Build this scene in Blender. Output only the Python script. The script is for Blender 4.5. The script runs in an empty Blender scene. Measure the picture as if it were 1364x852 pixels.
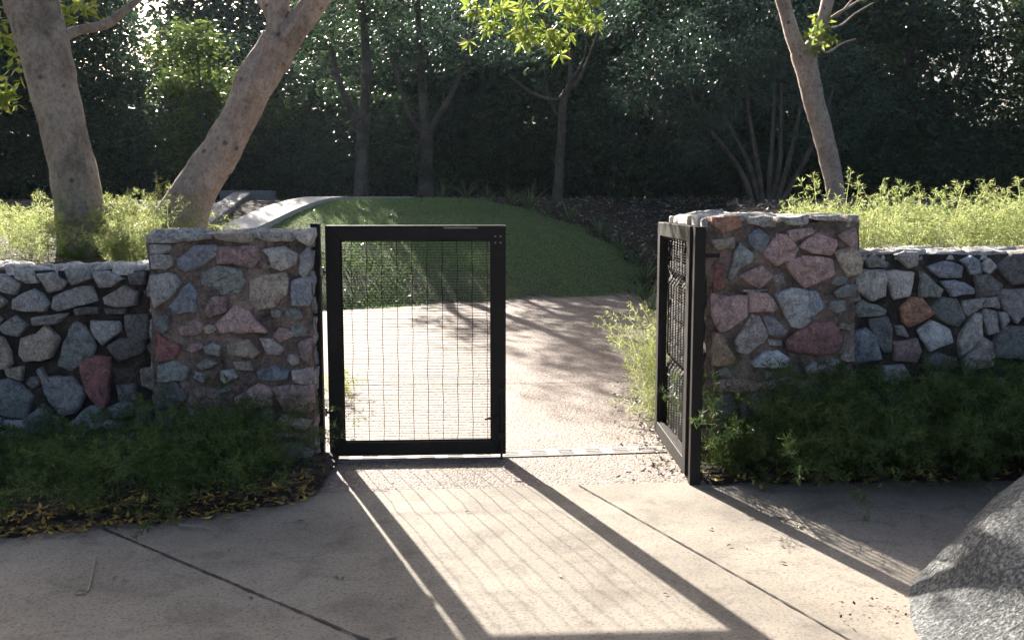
import bpy, math, random
import numpy as np
from mathutils import Vector, noise

scene = bpy.context.scene
COL = scene.collection
R = math.radians
random.seed(7)

# ------------------------------------------------------------------ camera model of the place
FPX, EYE, HOR = 1300.0, 1.4, 268.0
TILT = math.atan((426 - HOR) / FPX)

def ray(u, v):
    x = (u - 682) / FPX; y = -(v - 426) / FPX
    return (x, math.cos(TILT) + y * math.sin(TILT), -math.sin(TILT) + y * math.cos(TILT))

def on_plane(u, v, Y):            # surveyed point: where a sight line meets the upright plane at depth Y
    d = ray(u, v); k = Y / d[1]
    return Vector((d[0] * k, Y, EYE + d[2] * k))

def on_ground(u, v, z=0.0):
    d = ray(u, v); k = (z - EYE) / d[2]
    return Vector((d[0] * k, d[1] * k, z))

# ------------------------------------------------------------------ bookkeeping
def tag(o, label=None, cat=None, group=None, kind=None):
    if label: o['label'] = label
    if cat: o['category'] = cat
    if group: o['group'] = group
    if kind: o['kind'] = kind
    return o

def empty(name, loc=(0, 0, 0), rz=0.0):
    o = bpy.data.objects.new(name, None); COL.objects.link(o)
    o.location = loc; o.rotation_euler = (0, 0, rz); o.empty_display_size = 0.2
    return o

def link_mesh(name, me, mat, parent=None, smooth=False):
    if mat: me.materials.append(mat)
    o = bpy.data.objects.new(name, me); COL.objects.link(o)
    if parent:
        o.parent = parent
    if smooth:
        me.polygons.foreach_set('use_smooth', [True] * len(me.polygons))
    return o

def copy_tree(o, parent=None):
    c = o.copy(); COL.objects.link(c)
    if parent: c.parent = parent
    for ch in [k for k in COL.objects if k.parent == o]:
        copy_tree(ch, c)
    return c

def np_mesh(name, V, F):
    """V (n,3); F (m,k) with constant k"""
    me = bpy.data.meshes.new(name)
    V = np.asarray(V, dtype=np.float32); F = np.asarray(F, dtype=np.int32)
    m, k = F.shape
    me.vertices.add(len(V)); me.vertices.foreach_set('co', V.ravel())
    me.loops.add(m * k); me.loops.foreach_set('vertex_index', F.ravel())
    me.polygons.add(m)
    me.polygons.foreach_set('loop_start', np.arange(0, m * k, k, dtype=np.int32))
    me.polygons.foreach_set('loop_total', np.full(m, k, dtype=np.int32))
    me.update(calc_edges=True); me.validate()
    return me

class MB:
    """collects shapes of ONE part"""
    def __init__(s): s.v = []; s.f = []; s.c = []
    def add(s, vs, fs, col=None):
        n = len(s.v); s.v += [tuple(p) for p in vs]; s.f += [tuple(i + n for i in f) for f in fs]
        s.c += [col] * len(vs)
    def box(s, a, b):
        (x0, y0, z0), (x1, y1, z1) = a, b
        s.add([(x0,y0,z0),(x1,y0,z0),(x1,y1,z0),(x0,y1,z0),(x0,y0,z1),(x1,y0,z1),(x1,y1,z1),(x0,y1,z1)],
              [(0,3,2,1),(4,5,6,7),(0,1,5,4),(1,2,6,5),(2,3,7,6),(3,0,4,7)])
    def prism(s, poly, axis_from, axis_to):     # poly: list of 2D (x,z); extruded along y
        n = len(poly)
        s.add([(p[0], axis_from, p[1]) for p in poly] + [(p[0], axis_to, p[1]) for p in poly],
              [tuple(range(n)), tuple(range(2*n-1, n-1, -1))] + [(i, n+i, n+(i+1)%n, (i+1)%n) for i in range(n)])
    def tube(s, pts, rad, n=6, cap=True, jit=0.0, rnd=None):
        pts = [Vector(p) for p in pts]
        if not hasattr(rad, '__len__'): rad = [rad] * len(pts)
        base = len(s.v); up = None; rings = []
        for i, p in enumerate(pts):
            d = (pts[min(i+1, len(pts)-1)] - pts[max(i-1, 0)])
            d = d.normalized() if d.length > 1e-9 else Vector((0, 0, 1))
            if up is None:
                a = Vector((1, 0, 0)) if abs(d.x) < .8 else Vector((0, 1, 0))
                up = d.cross(a).normalized()
            up = (up - d * up.dot(d)).normalized(); w = d.cross(up)
            ring = []
            for k in range(n):
                t = 2 * math.pi * k / n
                q = 1.0
                if jit:
                    q += jit * noise.noise((p + (up * math.cos(t) + w * math.sin(t)) * rad[i]) * 6.0)
                    q += jit * .5 * noise.noise((p + (up * math.cos(t) + w * math.sin(t)) * rad[i]) * 17.0)
                ring.append(p + (up * math.cos(t) + w * math.sin(t)) * rad[i] * q)
            rings.append(ring)
        vs = [q for r in rings for q in r]; fs = []
        for i in range(len(pts) - 1):
            for k in range(n):
                fs.append((i*n+k, i*n+(k+1) % n, (i+1)*n+(k+1) % n, (i+1)*n+k))
        if cap:
            fs.append(tuple(reversed(range(n)))); fs.append(tuple((len(pts)-1)*n+k for k in range(n)))
        s.add(vs, fs)
    def build(s, name, mat, parent=None, smooth=False, bevel=0.0):
        me = bpy.data.meshes.new(name); me.from_pydata(s.v, [], s.f); me.update()
        if any(c is not None for c in s.c):
            at = me.color_attributes.new('tone', 'FLOAT_COLOR', 'POINT')
            flat = []
            for c in s.c: flat += list(c or (.2, .2, .2)) + [1.0]
            at.data.foreach_set('color', flat)
        o = link_mesh(name, me, mat, parent, smooth)
        if bevel:
            m = o.modifiers.new('bevel', 'BEVEL'); m.width = bevel; m.segments = 2; m.limit_method = 'ANGLE'
        return o

def spline(P, per=6):
    """Catmull-Rom through tuples (any length)"""
    P = [np.array(p, float) for p in P]; out = []
    for i in range(len(P) - 1):
        a = P[max(i-1, 0)]; b = P[i]; c = P[i+1]; d = P[min(i+2, len(P)-1)]
        for k in range(per):
            t = k / per
            out.append(.5*((2*b)+(-a+c)*t+(2*a-5*b+4*c-d)*t*t+(-a+3*b-3*c+d)*t**3))
    out.append(P[-1]); return out

# ------------------------------------------------------------------ materials
def new_mat(name):
    m = bpy.data.materials.new(name); m.use_nodes = True
    nt = m.node_tree; nt.nodes.clear()
    out = nt.nodes.new('ShaderNodeOutputMaterial')
    b = nt.nodes.new('ShaderNodeBsdfPrincipled'); nt.links.new(b.outputs[0], out.inputs['Surface'])
    return m, nt, b, out

def N(nt, t, **kw):
    n = nt.nodes.new(t)
    for k, v in kw.items(): setattr(n, k, v)
    return n

def ramp(nt, stops, fac=None, interp='LINEAR'):
    n = nt.nodes.new('ShaderNodeValToRGB'); n.color_ramp.interpolation = interp
    e = n.color_ramp.elements
    while len(e) < len(stops): e.new(.5)
    for i, (p, c) in enumerate(stops):
        e[i].position = p; e[i].color = (*c, 1) if len(c) == 3 else c
    if fac is not None: nt.links.new(fac, n.inputs[0])
    return n

def noise_tex(nt, co, scale, detail=6, rough=.6, dist=0.0):
    n = nt.nodes.new('ShaderNodeTexNoise'); n.inputs['Scale'].default_value = scale
    n.inputs['Detail'].default_value = detail; n.inputs['Roughness'].default_value = rough
    n.inputs['Distortion'].default_value = dist
    nt.links.new(co, n.inputs['Vector']); return n

def mix(nt, a, b, fac, mode='MIX'):
    n = nt.nodes.new('ShaderNodeMix'); n.data_type = 'RGBA'; n.blend_type = mode
    for s, i in ((a, 6), (b, 7)):
        if isinstance(s, tuple): n.inputs[i].default_value = (*s, 1)
        else: nt.links.new(s, n.inputs[i])
    if isinstance(fac, (int, float)): n.inputs[0].default_value = fac
    else: nt.links.new(fac, n.inputs[0])
    return n.outputs[2]

def bump(nt, h, strength, dist, prev=None):
    n = nt.nodes.new('ShaderNodeBump'); n.inputs['Strength'].default_value = strength
    n.inputs['Distance'].default_value = dist; nt.links.new(h, n.inputs['Height'])
    if prev is not None: nt.links.new(prev, n.inputs['Normal'])
    return n.outputs[0]

def coords(nt):
    g = nt.nodes.new('ShaderNodeNewGeometry'); return g.outputs['Position']

def mat_concrete():
    m, nt, b, o = new_mat('broom finished concrete'); co = coords(nt)
    big = noise_tex(nt, co, .9, 5, .55, .4); mid = noise_tex(nt, co, 4.5, 8, .65, .6); fine = noise_tex(nt, co, 90, 3, .7)
    c1 = ramp(nt, [(.3, (.14, .119, .096)), (.5, (.25, .215, .174)), (.7, (.318, .275, .228))], big.outputs[0]).outputs[0]
    st = ramp(nt, [(.38, (.66, .65, .64)), (.48, (.95, .95, .95)), (.56, (1, 1, 1)), (.66, (1.12, 1.10, 1.06))], mid.outputs[0]).outputs[0]
    c2 = mix(nt, c1, st, .75, 'MULTIPLY')
    sp = ramp(nt, [(.36, (.45, .43, .41)), (.46, (1, 1, 1)), (.56, (1, 1, 1)), (.66, (1.3, 1.28, 1.24))], fine.outputs[0]).outputs[0]
    c3 = mix(nt, c2, sp, .8, 'MULTIPLY')
    spot = nt.nodes.new('ShaderNodeTexVoronoi'); spot.inputs['Scale'].default_value = 5.5; nt.links.new(co, spot.inputs['Vector'])
    sr = ramp(nt, [(.02, (.25, .21, .18)), (.045, (1, 1, 1))], spot.outputs['Distance']).outputs[0]
    c4 = mix(nt, c3, sr, .55, 'MULTIPLY')
    nt.links.new(c4, b.inputs['Base Color']); b.inputs['Roughness'].default_value = .85
    w = noise_tex(nt, co, 220, 2, .6)
    n1 = bump(nt, w.outputs[0], .35, .002); n2 = bump(nt, mid.outputs[0], .3, .006, n1)
    nt.links.new(n2, b.inputs['Normal']); return m

def mat_aggregate():
    m, nt, b, o = new_mat('exposed aggregate paving'); co = coords(nt)
    v = nt.nodes.new('ShaderNodeTexVoronoi'); v.inputs['Scale'].default_value = 75; nt.links.new(co, v.inputs['Vector'])
    sep = nt.nodes.new('ShaderNodeSeparateColor'); nt.links.new(v.outputs['Color'], sep.inputs[0])
    peb = ramp(nt, [(0, (.13, .11, .10)), (.3, (.25, .205, .185)), (.55, (.33, .265, .24)), (.8, (.26, .25, .245)), (1, (.44, .385, .35))], sep.outputs[0]).outputs[0]
    edge = ramp(nt, [(.25, (1, 1, 1)), (.6, (.62, .57, .5))], v.outputs['Distance']).outputs[0]
    c = mix(nt, peb, edge, .8, 'MULTIPLY')
    big = noise_tex(nt, co, 1.1, 5, .6, .3)
    bg = ramp(nt, [(.3, (.72, .68, .65)), (.6, (1.08, 1.02, .98))], big.outputs[0]).outputs[0]
    c = mix(nt, c, bg, .9, 'MULTIPLY')
    nt.links.new(c, b.inputs['Base Color']); b.inputs['Roughness'].default_value = .8
    inv = nt.nodes.new('ShaderNodeMath'); inv.operation = 'SUBTRACT'; inv.inputs[0].default_value = 1; nt.links.new(v.outputs['Distance'], inv.inputs[1])
    nt.links.new(bump(nt, inv.outputs[0], .9, .006), b.inputs['Normal']); return m

def mat_soil(name, cols, scale=18):
    m, nt, b, o = new_mat(name); co = coords(nt)
    v = nt.nodes.new('ShaderNodeTexVoronoi'); v.inputs['Scale'].default_value = scale; v.distance = 'MANHATTAN'; nt.links.new(co, v.inputs['Vector'])
    n = noise_tex(nt, co, 3, 8, .7, .5)
    sep = nt.nodes.new('ShaderNodeSeparateColor'); nt.links.new(v.outputs['Color'], sep.inputs[0])
    a = ramp(nt, [(0, cols[0]), (.55, cols[1]), (.85, cols[2]), (1, cols[3])], sep.outputs[0]).outputs[0]
    bb = ramp(nt, [(.3, (.5, .5, .5)), (.7, (1.2, 1.15, 1.1))], n.outputs[0]).outputs[0]
    nt.links.new(mix(nt, a, bb, .8, 'MULTIPLY'), b.inputs['Base Color']); b.inputs['Roughness'].default_value = .95
    nt.links.new(bump(nt, v.outputs['Distance'], .9, .03), b.inputs['Normal']); return m

def mat_stone():
    m, nt, b, o = new_mat('split fieldstone'); co = coords(nt)
    at = nt.nodes.new('ShaderNodeAttribute'); at.attribute_name = 'tone'
    n1 = noise_tex(nt, co, 22, 9, .78, .9); n2 = noise_tex(nt, co, 95, 4, .8); n3 = noise_tex(nt, co, 5, 4, .6, 1.5)
    v1 = ramp(nt, [(.36, (.40, .39, .39)), (.46, (1.0, 1.0, 1.0)), (.54, (1.4, 1.4, 1.38)), (.64, (2.0, 1.95, 1.88))], n1.outputs[0]).outputs[0]
    c = mix(nt, at.outputs['Color'], v1, .85, 'MULTIPLY')
    sp = ramp(nt, [(.38, (.35, .35, .36)), (.47, (1, 1, 1)), (.56, (1, 1, 1)), (.65, (1.8, 1.75, 1.7))], n2.outputs[0]).outputs[0]
    c = mix(nt, c, sp, .75, 'MULTIPLY')
    lich = ramp(nt, [(.60, (0, 0, 0)), (.68, (1, 1, 1))], n3.outputs[0]).outputs[0]
    c = mix(nt, c, mix(nt, at.outputs['Color'], (1.7, 1.62, 1.45), 1.0, 'MULTIPLY'), mix(nt, (0, 0, 0), lich, .6))
    nt.links.new(c, b.inputs['Base Color']); b.inputs['Roughness'].default_value = .8
    k = bump(nt, n1.outputs[0], 1.0, .03); k = bump(nt, n2.outputs[0], .9, .008, k)
    nt.links.new(k, b.inputs['Normal']); return m

def mat_mortar(name, c0, c1, c2):
    m, nt, b, o = new_mat(name); co = coords(nt)
    n1 = noise_tex(nt, co, 5, 8, .7, .6); n2 = noise_tex(nt, co, 60, 5, .7)
    c = ramp(nt, [(.36, c0), (.5, c1), (.64, c2)], n1.outputs[0]).outputs[0]
    s = ramp(nt, [(.38, (.4, .4, .4)), (.6, (1.15, 1.12, 1.08))], n2.outputs[0]).outputs[0]
    nt.links.new(mix(nt, c, s, .8, 'MULTIPLY'), b.inputs['Base Color']); b.inputs['Roughness'].default_value = .95
    k = bump(nt, n1.outputs[0], .9, .03); k = bump(nt, n2.outputs[0], .8, .006, k)
    nt.links.new(k, b.inputs['Normal']); return m

def mat_steel():
    m, nt, b, o = new_mat('dark bronze painted steel'); co = coords(nt)
    n = noise_tex(nt, co, 9, 8, .75); n2 = noise_tex(nt, co, 70, 3, .7)
    c = ramp(nt, [(.3, (.010, .0095, .009)), (.55, (.019, .016, .0145)), (.75, (.045, .033, .026))], n.outputs[0]).outputs[0]
    b.inputs['Specular IOR Level'].default_value = .22
    nt.links.new(c, b.inputs['Base Color'])
    r = ramp(nt, [(.3, (.45,)*3), (.7, (.75,)*3)], n.outputs[0]).outputs[0]
    nt.links.new(r, b.inputs['Roughness']); nt.links.new(bump(nt, n2.outputs[0], .15, .001), b.inputs['Normal'])
    return m

def mat_plain(name, col, rough=.6, metal=0.0):
    m, nt, b, o = new_mat(name); co = coords(nt)
    n = noise_tex(nt, co, 25, 5, .7)
    lo = tuple(x * .7 for x in col); hi = tuple(x * 1.2 for x in col)
    nt.links.new(ramp(nt, [(.3, lo), (.7, hi)], n.outputs[0]).outputs[0], b.inputs['Base Color'])
    b.inputs['Roughness'].default_value = rough; b.inputs['Metallic'].default_value = metal; return m

def mat_bark(name, c0, c1, c2, moss=None, scale=1.0):
    m, nt, b, o = new_mat(name); co = coords(nt)
    mp = nt.nodes.new('ShaderNodeMapping'); mp.inputs['Scale'].default_value = (1, 1, .8); nt.links.new(co, mp.inputs[0])
    n1 = noise_tex(nt, mp.outputs[0], 5 * scale, 8, .65, .5); n2 = noise_tex(nt, mp.outputs[0], 38 * scale, 6, .75, .4)
    v = nt.nodes.new('ShaderNodeTexVoronoi'); v.inputs['Scale'].default_value = 6.5 * scale; nt.links.new(co, v.inputs['Vector'])
    c = ramp(nt, [(.36, c0), (.49, c1), (.64, c2)], n1.outputs[0]).outputs[0]
    s = ramp(nt, [(.32, (.38, .36, .34)), (.55, (1.08, 1.06, 1.03))], n2.outputs[0]).outputs[0]
    c = mix(nt, c, s, .8, 'MULTIPLY')
    kn = ramp(nt, [(.07, (.22, .18, .16)), (.16, (1, 1, 1))], v.outputs['Distance']).outputs[0]
    c = mix(nt, c, kn, .85, 'MULTIPLY')
    if moss:
        z0, z1, mc = moss
        sx = nt.nodes.new('ShaderNodeSeparateXYZ'); nt.links.new(co, sx.inputs[0])
        mr = nt.nodes.new('ShaderNodeMapRange'); mr.inputs[1].default_value = z1; mr.inputs[2].default_value = z0
        nt.links.new(sx.outputs[2], mr.inputs[0])
        ad = nt.nodes.new('ShaderNodeMath'); ad.operation = 'ADD'; nt.links.new(mr.outputs[0], ad.inputs[0])
        sb = nt.nodes.new('ShaderNodeMath'); sb.operation = 'SUBTRACT'; sb.inputs[1].default_value = .5; nt.links.new(n1.outputs[0], sb.inputs[0])
        ml = nt.nodes.new('ShaderNodeMath'); ml.operation = 'MULTIPLY'; ml.inputs[1].default_value = 2.4; nt.links.new(sb.outputs[0], ml.inputs[0])
        nt.links.new(ml.outputs[0], ad.inputs[1])
        mk = ramp(nt, [(.45, (0, 0, 0)), (.85, (1, 1, 1))], ad.outputs[0]).outputs[0]
        c = mix(nt, c, mc, mk)
    nt.links.new(c, b.inputs['Base Color']); b.inputs['Roughness'].default_value = .85
    k = bump(nt, n1.outputs[0], .5, .03); k = bump(nt, n2.outputs[0], 1.0, .015, k)
    nt.links.new(k, b.inputs['Normal']); return m

def mat_leaf(name, stops, trans=.4, rough=.5, tcol=None, spec=.4):
    """leaf with its own random tone per leaf; light passes through it"""
    m, nt, b, o = new_mat(name)
    g = nt.nodes.new('ShaderNodeNewGeometry')
    c = ramp(nt, stops, g.outputs['Random Per Island']).outputs[0]
    nt.links.new(c, b.inputs['Base Color']); b.inputs['Roughness'].default_value = rough
    b.inputs['Specular IOR Level'].default_value = spec
    t = nt.nodes.new('ShaderNodeBsdfTranslucent')
    if tcol:
        nt.links.new(mix(nt, c, tcol, 1.0, 'MULTIPLY'), t.inputs[0])
    else:
        nt.links.new(c, t.inputs[0])
    mx = nt.nodes.new('ShaderNodeMixShader'); mx.inputs[0].default_value = trans
    nt.links.new(b.outputs[0], mx.inputs[1]); nt.links.new(t.outputs[0], mx.inputs[2])
    nt.links.new(mx.outputs[0], o.inputs['Surface']); return m

M = {}
M['concrete'] = mat_concrete()
M['aggregate'] = mat_aggregate()
M['soil'] = mat_soil('dark bark mulch', [(.012, .009, .007), (.03, .021, .015), (.06, .043, .032), (.15, .12, .095)])
M['turf'] = mat_soil('turf soil', [(.08, .11, .045), (.12, .17, .065), (.16, .20, .08), (.24, .22, .12)], 60)
M['stone'] = mat_stone()
M['mortar_red'] = mat_mortar('reddish lime mortar', (.06, .048, .042), (.22, .168, .143), (.40, .315, .27))
M['mortar_gap_shade'] = mat_mortar('shade-toned recessed mortar', (.018, .016, .015), (.05, .044, .039), (.15, .122, .10))  # darkness of the deep joints is put into the mortar colour
M['steel'] = mat_steel()
M['wire'] = mat_plain('matt black wire', (.012, .011, .010), .95)
M['wire'].node_tree.nodes['Principled BSDF'].inputs['Specular IOR Level'].default_value = .08
M['bright'] = mat_plain('worn bare metal', (.35, .33, .30), .4, .6)
M['zinc'] = mat_plain('pale drain grating', (.30, .27, .25), .8)
M['dark'] = mat_plain('dark slot', (.07, .065, .06), .9)
M['joint'] = mat_plain('joint filler', (.05, .042, .035), .95)
M['bark_big'] = mat_bark('smooth grey bark with moss', (.19, .16, .135), (.32, .275, .235), (.42, .37, .32), (.95, 1.75, (.06, .11, .022)))
M['bark_lean'] = mat_bark('warm grey bark', (.28, .22, .18), (.42, .34, .285), (.52, .44, .38))
M['bark_dark'] = mat_bark('dark bark', (.05, .04, .034), (.09, .074, .062), (.14, .12, .10))
M['greycon'] = mat_plain('smooth grey concrete', (.17, .175, .185), .85)
M['pathcon'] = mat_plain('pale concrete', (.52, .50, .47), .85)
M['grass'] = mat_leaf('lawn grass', [(0, (.14, .24, .08)), (.45, (.21, .35, .115)), (.8, (.29, .40, .15)), (1, (.48, .43, .25))], .4, .55)
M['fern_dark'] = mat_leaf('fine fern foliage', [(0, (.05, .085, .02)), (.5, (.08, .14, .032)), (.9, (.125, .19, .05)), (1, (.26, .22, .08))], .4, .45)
M['fern_lit'] = mat_leaf('sunlit-toned fern foliage', [(0, (.18, .24, .07)), (.5, (.30, .35, .125)), (.9, (.42, .45, .20)), (1, (.50, .40, .2))], .6, .45)  # same fern as the dark one, with sunlight put into its colour
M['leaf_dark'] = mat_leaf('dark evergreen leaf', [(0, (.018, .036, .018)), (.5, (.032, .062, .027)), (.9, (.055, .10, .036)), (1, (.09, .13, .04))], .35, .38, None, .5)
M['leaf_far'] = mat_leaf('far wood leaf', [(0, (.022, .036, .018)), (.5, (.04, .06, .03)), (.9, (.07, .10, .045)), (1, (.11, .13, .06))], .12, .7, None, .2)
M['leaf_blue'] = mat_leaf('blue green leaf', [(0, (.025, .052, .036)), (.5, (.045, .085, .056)), (.9, (.075, .125, .078)), (1, (.11, .15, .09))], .35, .42)
M['leaf_mid'] = mat_leaf('mid green leaf', [(0, (.045, .08, .018)), (.5, (.085, .13, .028)), (.9, (.14, .19, .04)), (1, (.20, .21, .05))], .5, .4)
M['leaf_bright'] = mat_leaf('sunlit-toned leaf', [(0, (.13, .20, .03)), (.5, (.22, .29, .05)), (.9, (.32, .37, .09)), (1, (.40, .33, .06))], .55, .35)  # brighter leaf colour imitates sun on sprays of the same trees
M['strap'] = mat_leaf('strap leaf', [(0, (.06, .10, .04)), (.6, (.10, .16, .06)), (1, (.18, .22, .10))], .35, .4)
M['litter'] = mat_leaf('dry fallen leaf', [(0, (.05, .033, .02)), (.35, (.13, .085, .05)), (.6, (.24, .17, .085)), (.75, (.44, .28, .05)), (1, (.66, .47, .07))], .2, .6)
M['litter_pale'] = mat_leaf('pale leaf chip', [(0, (.05, .038, .028)), (.5, (.17, .135, .10)), (.85, (.34, .29, .24)), (1, (.52, .47, .40))], .1, .5)
M['yellow'] = mat_leaf('yellow fallen leaf', [(0, (.40, .28, .03)), (1, (.58, .44, .05))], .25, .5)
M['twig'] = mat_plain('pale dry twig', (.34, .28, .22), .8)
M['rust_stem'] = mat_plain('brown stem', (.10, .07, .045), .8)

def mat_boulder():
    m, nt, b, o = new_mat('rough grey boulder'); co = coords(nt)
    n1 = noise_tex(nt, co, 60, 4, .8); n2 = noise_tex(nt, co, 4, 5, .6, .5); v = nt.nodes.new('ShaderNodeTexVoronoi')
    v.inputs['Scale'].default_value = 85; nt.links.new(co, v.inputs['Vector'])
    c = ramp(nt, [(.40, (.035, .037, .04)), (.52, (.13, .134, .138)), (.66, (.34, .34, .335))], n1.outputs[0]).outputs[0]
    t = ramp(nt, [(.38, (.42, .45, .49)), (.62, (1.25, 1.25, 1.22))], n2.outputs[0]).outputs[0]
    nt.links.new(mix(nt, c, t, .8, 'MULTIPLY'), b.inputs['Base Color']); b.inputs['Roughness'].default_value = .85
    k = bump(nt, n1.outputs[0], 1, .012); k = bump(nt, v.outputs['Distance'], .6, .006, k)
    nt.links.new(k, b.inputs['Normal']); return m
M['boulder'] = mat_boulder()

# ------------------------------------------------------------------ terrain
def S(t):
    t = np.clip(t, 0, 1); return t * t * (3 - 2 * t)

def lawn_edge(x): return 12.6 + .5 * np.clip(x, -4, 2.5)

def base_z(x, y):
    z = np.where(y > 6, .02 * (y - 6), 0.0)
    z = np.minimum(z, .13)
    s = (y - lawn_edge(x)) / 4.9
    t = np.clip(s, 0, 1)
    z = z + 1.30 * (1 - (1 - t) ** 1.6)
    return z + np.where(y > 17, .004 * (y - 17), 0)

def terr_z(x, y):
    x = np.asarray(x, float); y = np.asarray(y, float)
    z = base_z(x, y)
    mL = S((y - 5.5) / .12) * S((-1.45 - .33 * np.clip(y - 5.7, 0, 9) - x) / .5) * (1 - S((y - 9.0) / 2.2))
    zL = 1.0 + .05 * np.clip(y - 5.6, 0, 4)
    mR = S((y - 5.4) / .12) * S((x - 1.25 - .19 * np.clip(y - 6, 0, 20)) / .45)
    zR = 1.06 + .035 * np.clip(y - 5.4, 0, 9)
    z = np.maximum(z, mL * zL); z = np.maximum(z, mR * zR)
    return z

def tz(x, y): return float(terr_z(np.array([x]), np.array([y]))[0])

def sheet(name, xs, ys, zf, mat, off=0.0, keep=None, rough=0.0, smooth=True):
    X, Y = np.meshgrid(xs, ys); Z = zf(X, Y) + off
    if rough:
        rs = np.random.RandomState(3); Z = Z + rs.rand(*Z.shape) * rough
    nx, ny = len(xs), len(ys)
    V = np.stack([X.ravel(), Y.ravel(), Z.ravel()], 1)
    i = np.arange(nx * ny).reshape(ny, nx)
    F = np.stack([i[:-1, :-1].ravel(), i[:-1, 1:].ravel(), i[1:, 1:].ravel(), i[1:, :-1].ravel()], 1)
    if keep is not None:
        cx = V[F].mean(1)
        F = F[keep(cx[:, 0], cx[:, 1])]
        used = np.unique(F); re = -np.ones(len(V), int); re[used] = np.arange(len(used)); V = V[used]; F = re[F]
    return link_mesh(name, np_mesh(name, V, F), mat, None, smooth)

xs = np.concatenate([[-90, -50, -30, -20], np.arange(-14, 14.01, .12), [20, 30, 50, 90]])
ys = np.concatenate([[-30, -12, -6], np.arange(-2, 26, .12), [30, 36, 46, 60, 90, 150]])
ground = sheet('ground', xs, ys, terr_z, M['soil'], -.03, None, .02)
tag(ground, 'dark mulch and soil ground under the trees and beds', kind='structure')

# mulch / lawn border (surveyed on the lawn bank)
MB_PTS = [(1.45, 12.7), (1.72, 13.6), (1.84, 14.1), (1.75, 14.4), (1.37, 15.1), (.93, 15.6), (.25, 16.2), (-.6, 16.9), (-3.3, 17.3)]
def mulch_x(y):
    ysb = [p[1] for p in MB_PTS]; xsb = [p[0] for p in MB_PTS]
    return np.interp(y, ysb, xsb)
def path_c(y):   # centre of the small pale path that climbs beside the lawn
    return np.interp(y, [11, 12, 13.7, 14.4, 15.4, 17], [-4.5, -4.0, -3.53, -3.37, -3.12, -2.9])
def in_lawn(x, y):
    e = lawn_edge(x) + .05 * np.sin(x * 5)
    return (y > e) & (x < mulch_x(y) + .12 * np.sin(y * 9)) & (x > path_c(y) + .25) & (y < 17.5)
lawn = sheet('lawn', np.arange(-5, 2.2, .08), np.arange(10, 17.8, .08), base_z, M['turf'], .012, in_lawn)
tag(lawn, 'green lawn rising from the paving to the trees', kind='structure')

def front_line(x): return 4.66 + .105 * np.clip(x, -1.2, 1.2)       # smooth concrete meets the aggregate
paving = sheet('paving', np.arange(-6, 2.6, .1), np.arange(4.2, 13.6, .1), base_z, M['aggregate'], .004,
               lambda x, y: (y < lawn_edge(x) + .1) & (y > 4.2) & ((np.abs(x) < 1.6) | (y > 5.9)))
tag(paving, 'pinkish exposed aggregate paving inside the gateway', kind='structure')

# concrete apron: an explicit polygon sheet, edge following the joint
cv = []; cf = []
cx = np.linspace(-9, 9, 181)
for x in cx:
    yy = float(front_line(x)) + .006 * math.sin(x * 31) 
    cv += [(x, -6, .008), (x, yy, .008)]
for i in range(len(cx) - 1):
    cf.append((2*i, 2*i+2, 2*i+3, 2*i+1))
me = bpy.data.meshes.new('pavement'); me.from_pydata(cv, [], cf); me.update()
pav = link_mesh('pavement', me, M['concrete'])
tag(pav, 'smooth stained concrete pavement outside the gateway', kind='structure')

def groove(name, pts, w, label, z=.0125, zf=None):
    rnd = random.Random(len(name) + len(label)); P = spline(pts, 40); vs = []; fs = []
    for i, p in enumerate(P):
        a = P[max(i-1, 0)]; b = P[min(i+1, len(P)-1)]; d = (b - a) / np.linalg.norm(b - a); n = np.array((-d[1], d[0]))
        ww = w * (.35 + .9 * rnd.random()); q = p + n * rnd.uniform(-.0015, .0015)
        zz = z if zf is None else float(zf(np.array([q[0]]), np.array([q[1]]))[0]) + z
        vs += [(*(q + n * ww), zz), (*(q - n * ww), zz)]
        if i: fs.append((2*i-2, 2*i-1, 2*i+1, 2*i))
    me = bpy.data.meshes.new(name); me.from_pydata(vs, [], fs); me.update()
    return tag(link_mesh(name, me, M['joint']), label, kind='structure')
groove('pavement_joint', [(-1.75, 4.04), (-1.1, 3.5), (-.488, 2.992), (.2, 2.43), (1.2, 1.6)], .006, 'dark saw-cut joint across the shaded concrete')
groove('pavement_joint', [(.327, 4.69), (.62, 4.02), (1.07, 2.992), (1.7, 1.5)], .0045, 'dark joint crossing the sunlit concrete')
groove('paving_joint', [(-1.6, 7.2), (-.02, 7.28), (.5, 7.33), (1.2, 7.4)], .006, 'fine joint crossing the aggregate paving', .009, base_z)
a_, b_ = on_ground(775, 398, .12), on_ground(850, 430, .10)
groove('paving_joint', [(a_.x, a_.y), ((a_.x+b_.x)/2, (a_.y+b_.y)/2), (b_.x, b_.y)], .008, 'slanting joint in the aggregate paving near the lawn', .009, base_z)

# small pale path climbing beside the lawn
pv = []; pf = []
PP = spline([(path_c(y), y) for y in (10.8, 12.0, 13.0, 13.7, 14.4, 15.2)] + [(-2.95, 15.9), (-2.5, 16.5), (-1.8, 16.95)], 8)
for i, p in enumerate(PP):
    a = PP[max(i-1, 0)]; b = PP[min(i+1, len(PP)-1)]; d = (b - a) / np.linalg.norm(b - a); n = np.array((-d[1], d[0]))
    for s in (-.24, .24):
        q = p + n * s; pv.append((q[0], q[1], max(float(base_z(np.array([p[0]]), np.array([p[1]]))[0]), float(base_z(np.array([q[0]]), np.array([q[1]]))[0])) + .045))
    if i: pf.append((2*i-2, 2*i-1, 2*i+1, 2*i))
nn = len(pv)
pv += [(x, y, z - .12) for x, y, z in pv]
pf += [(2*i, 2*i+2, nn+2*i+2, nn+2*i) for i in range(len(PP)-1)] + [(2*i+1, nn+2*i+1, nn+2*i+3, 2*i+3) for i in range(len(PP)-1)]
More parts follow.
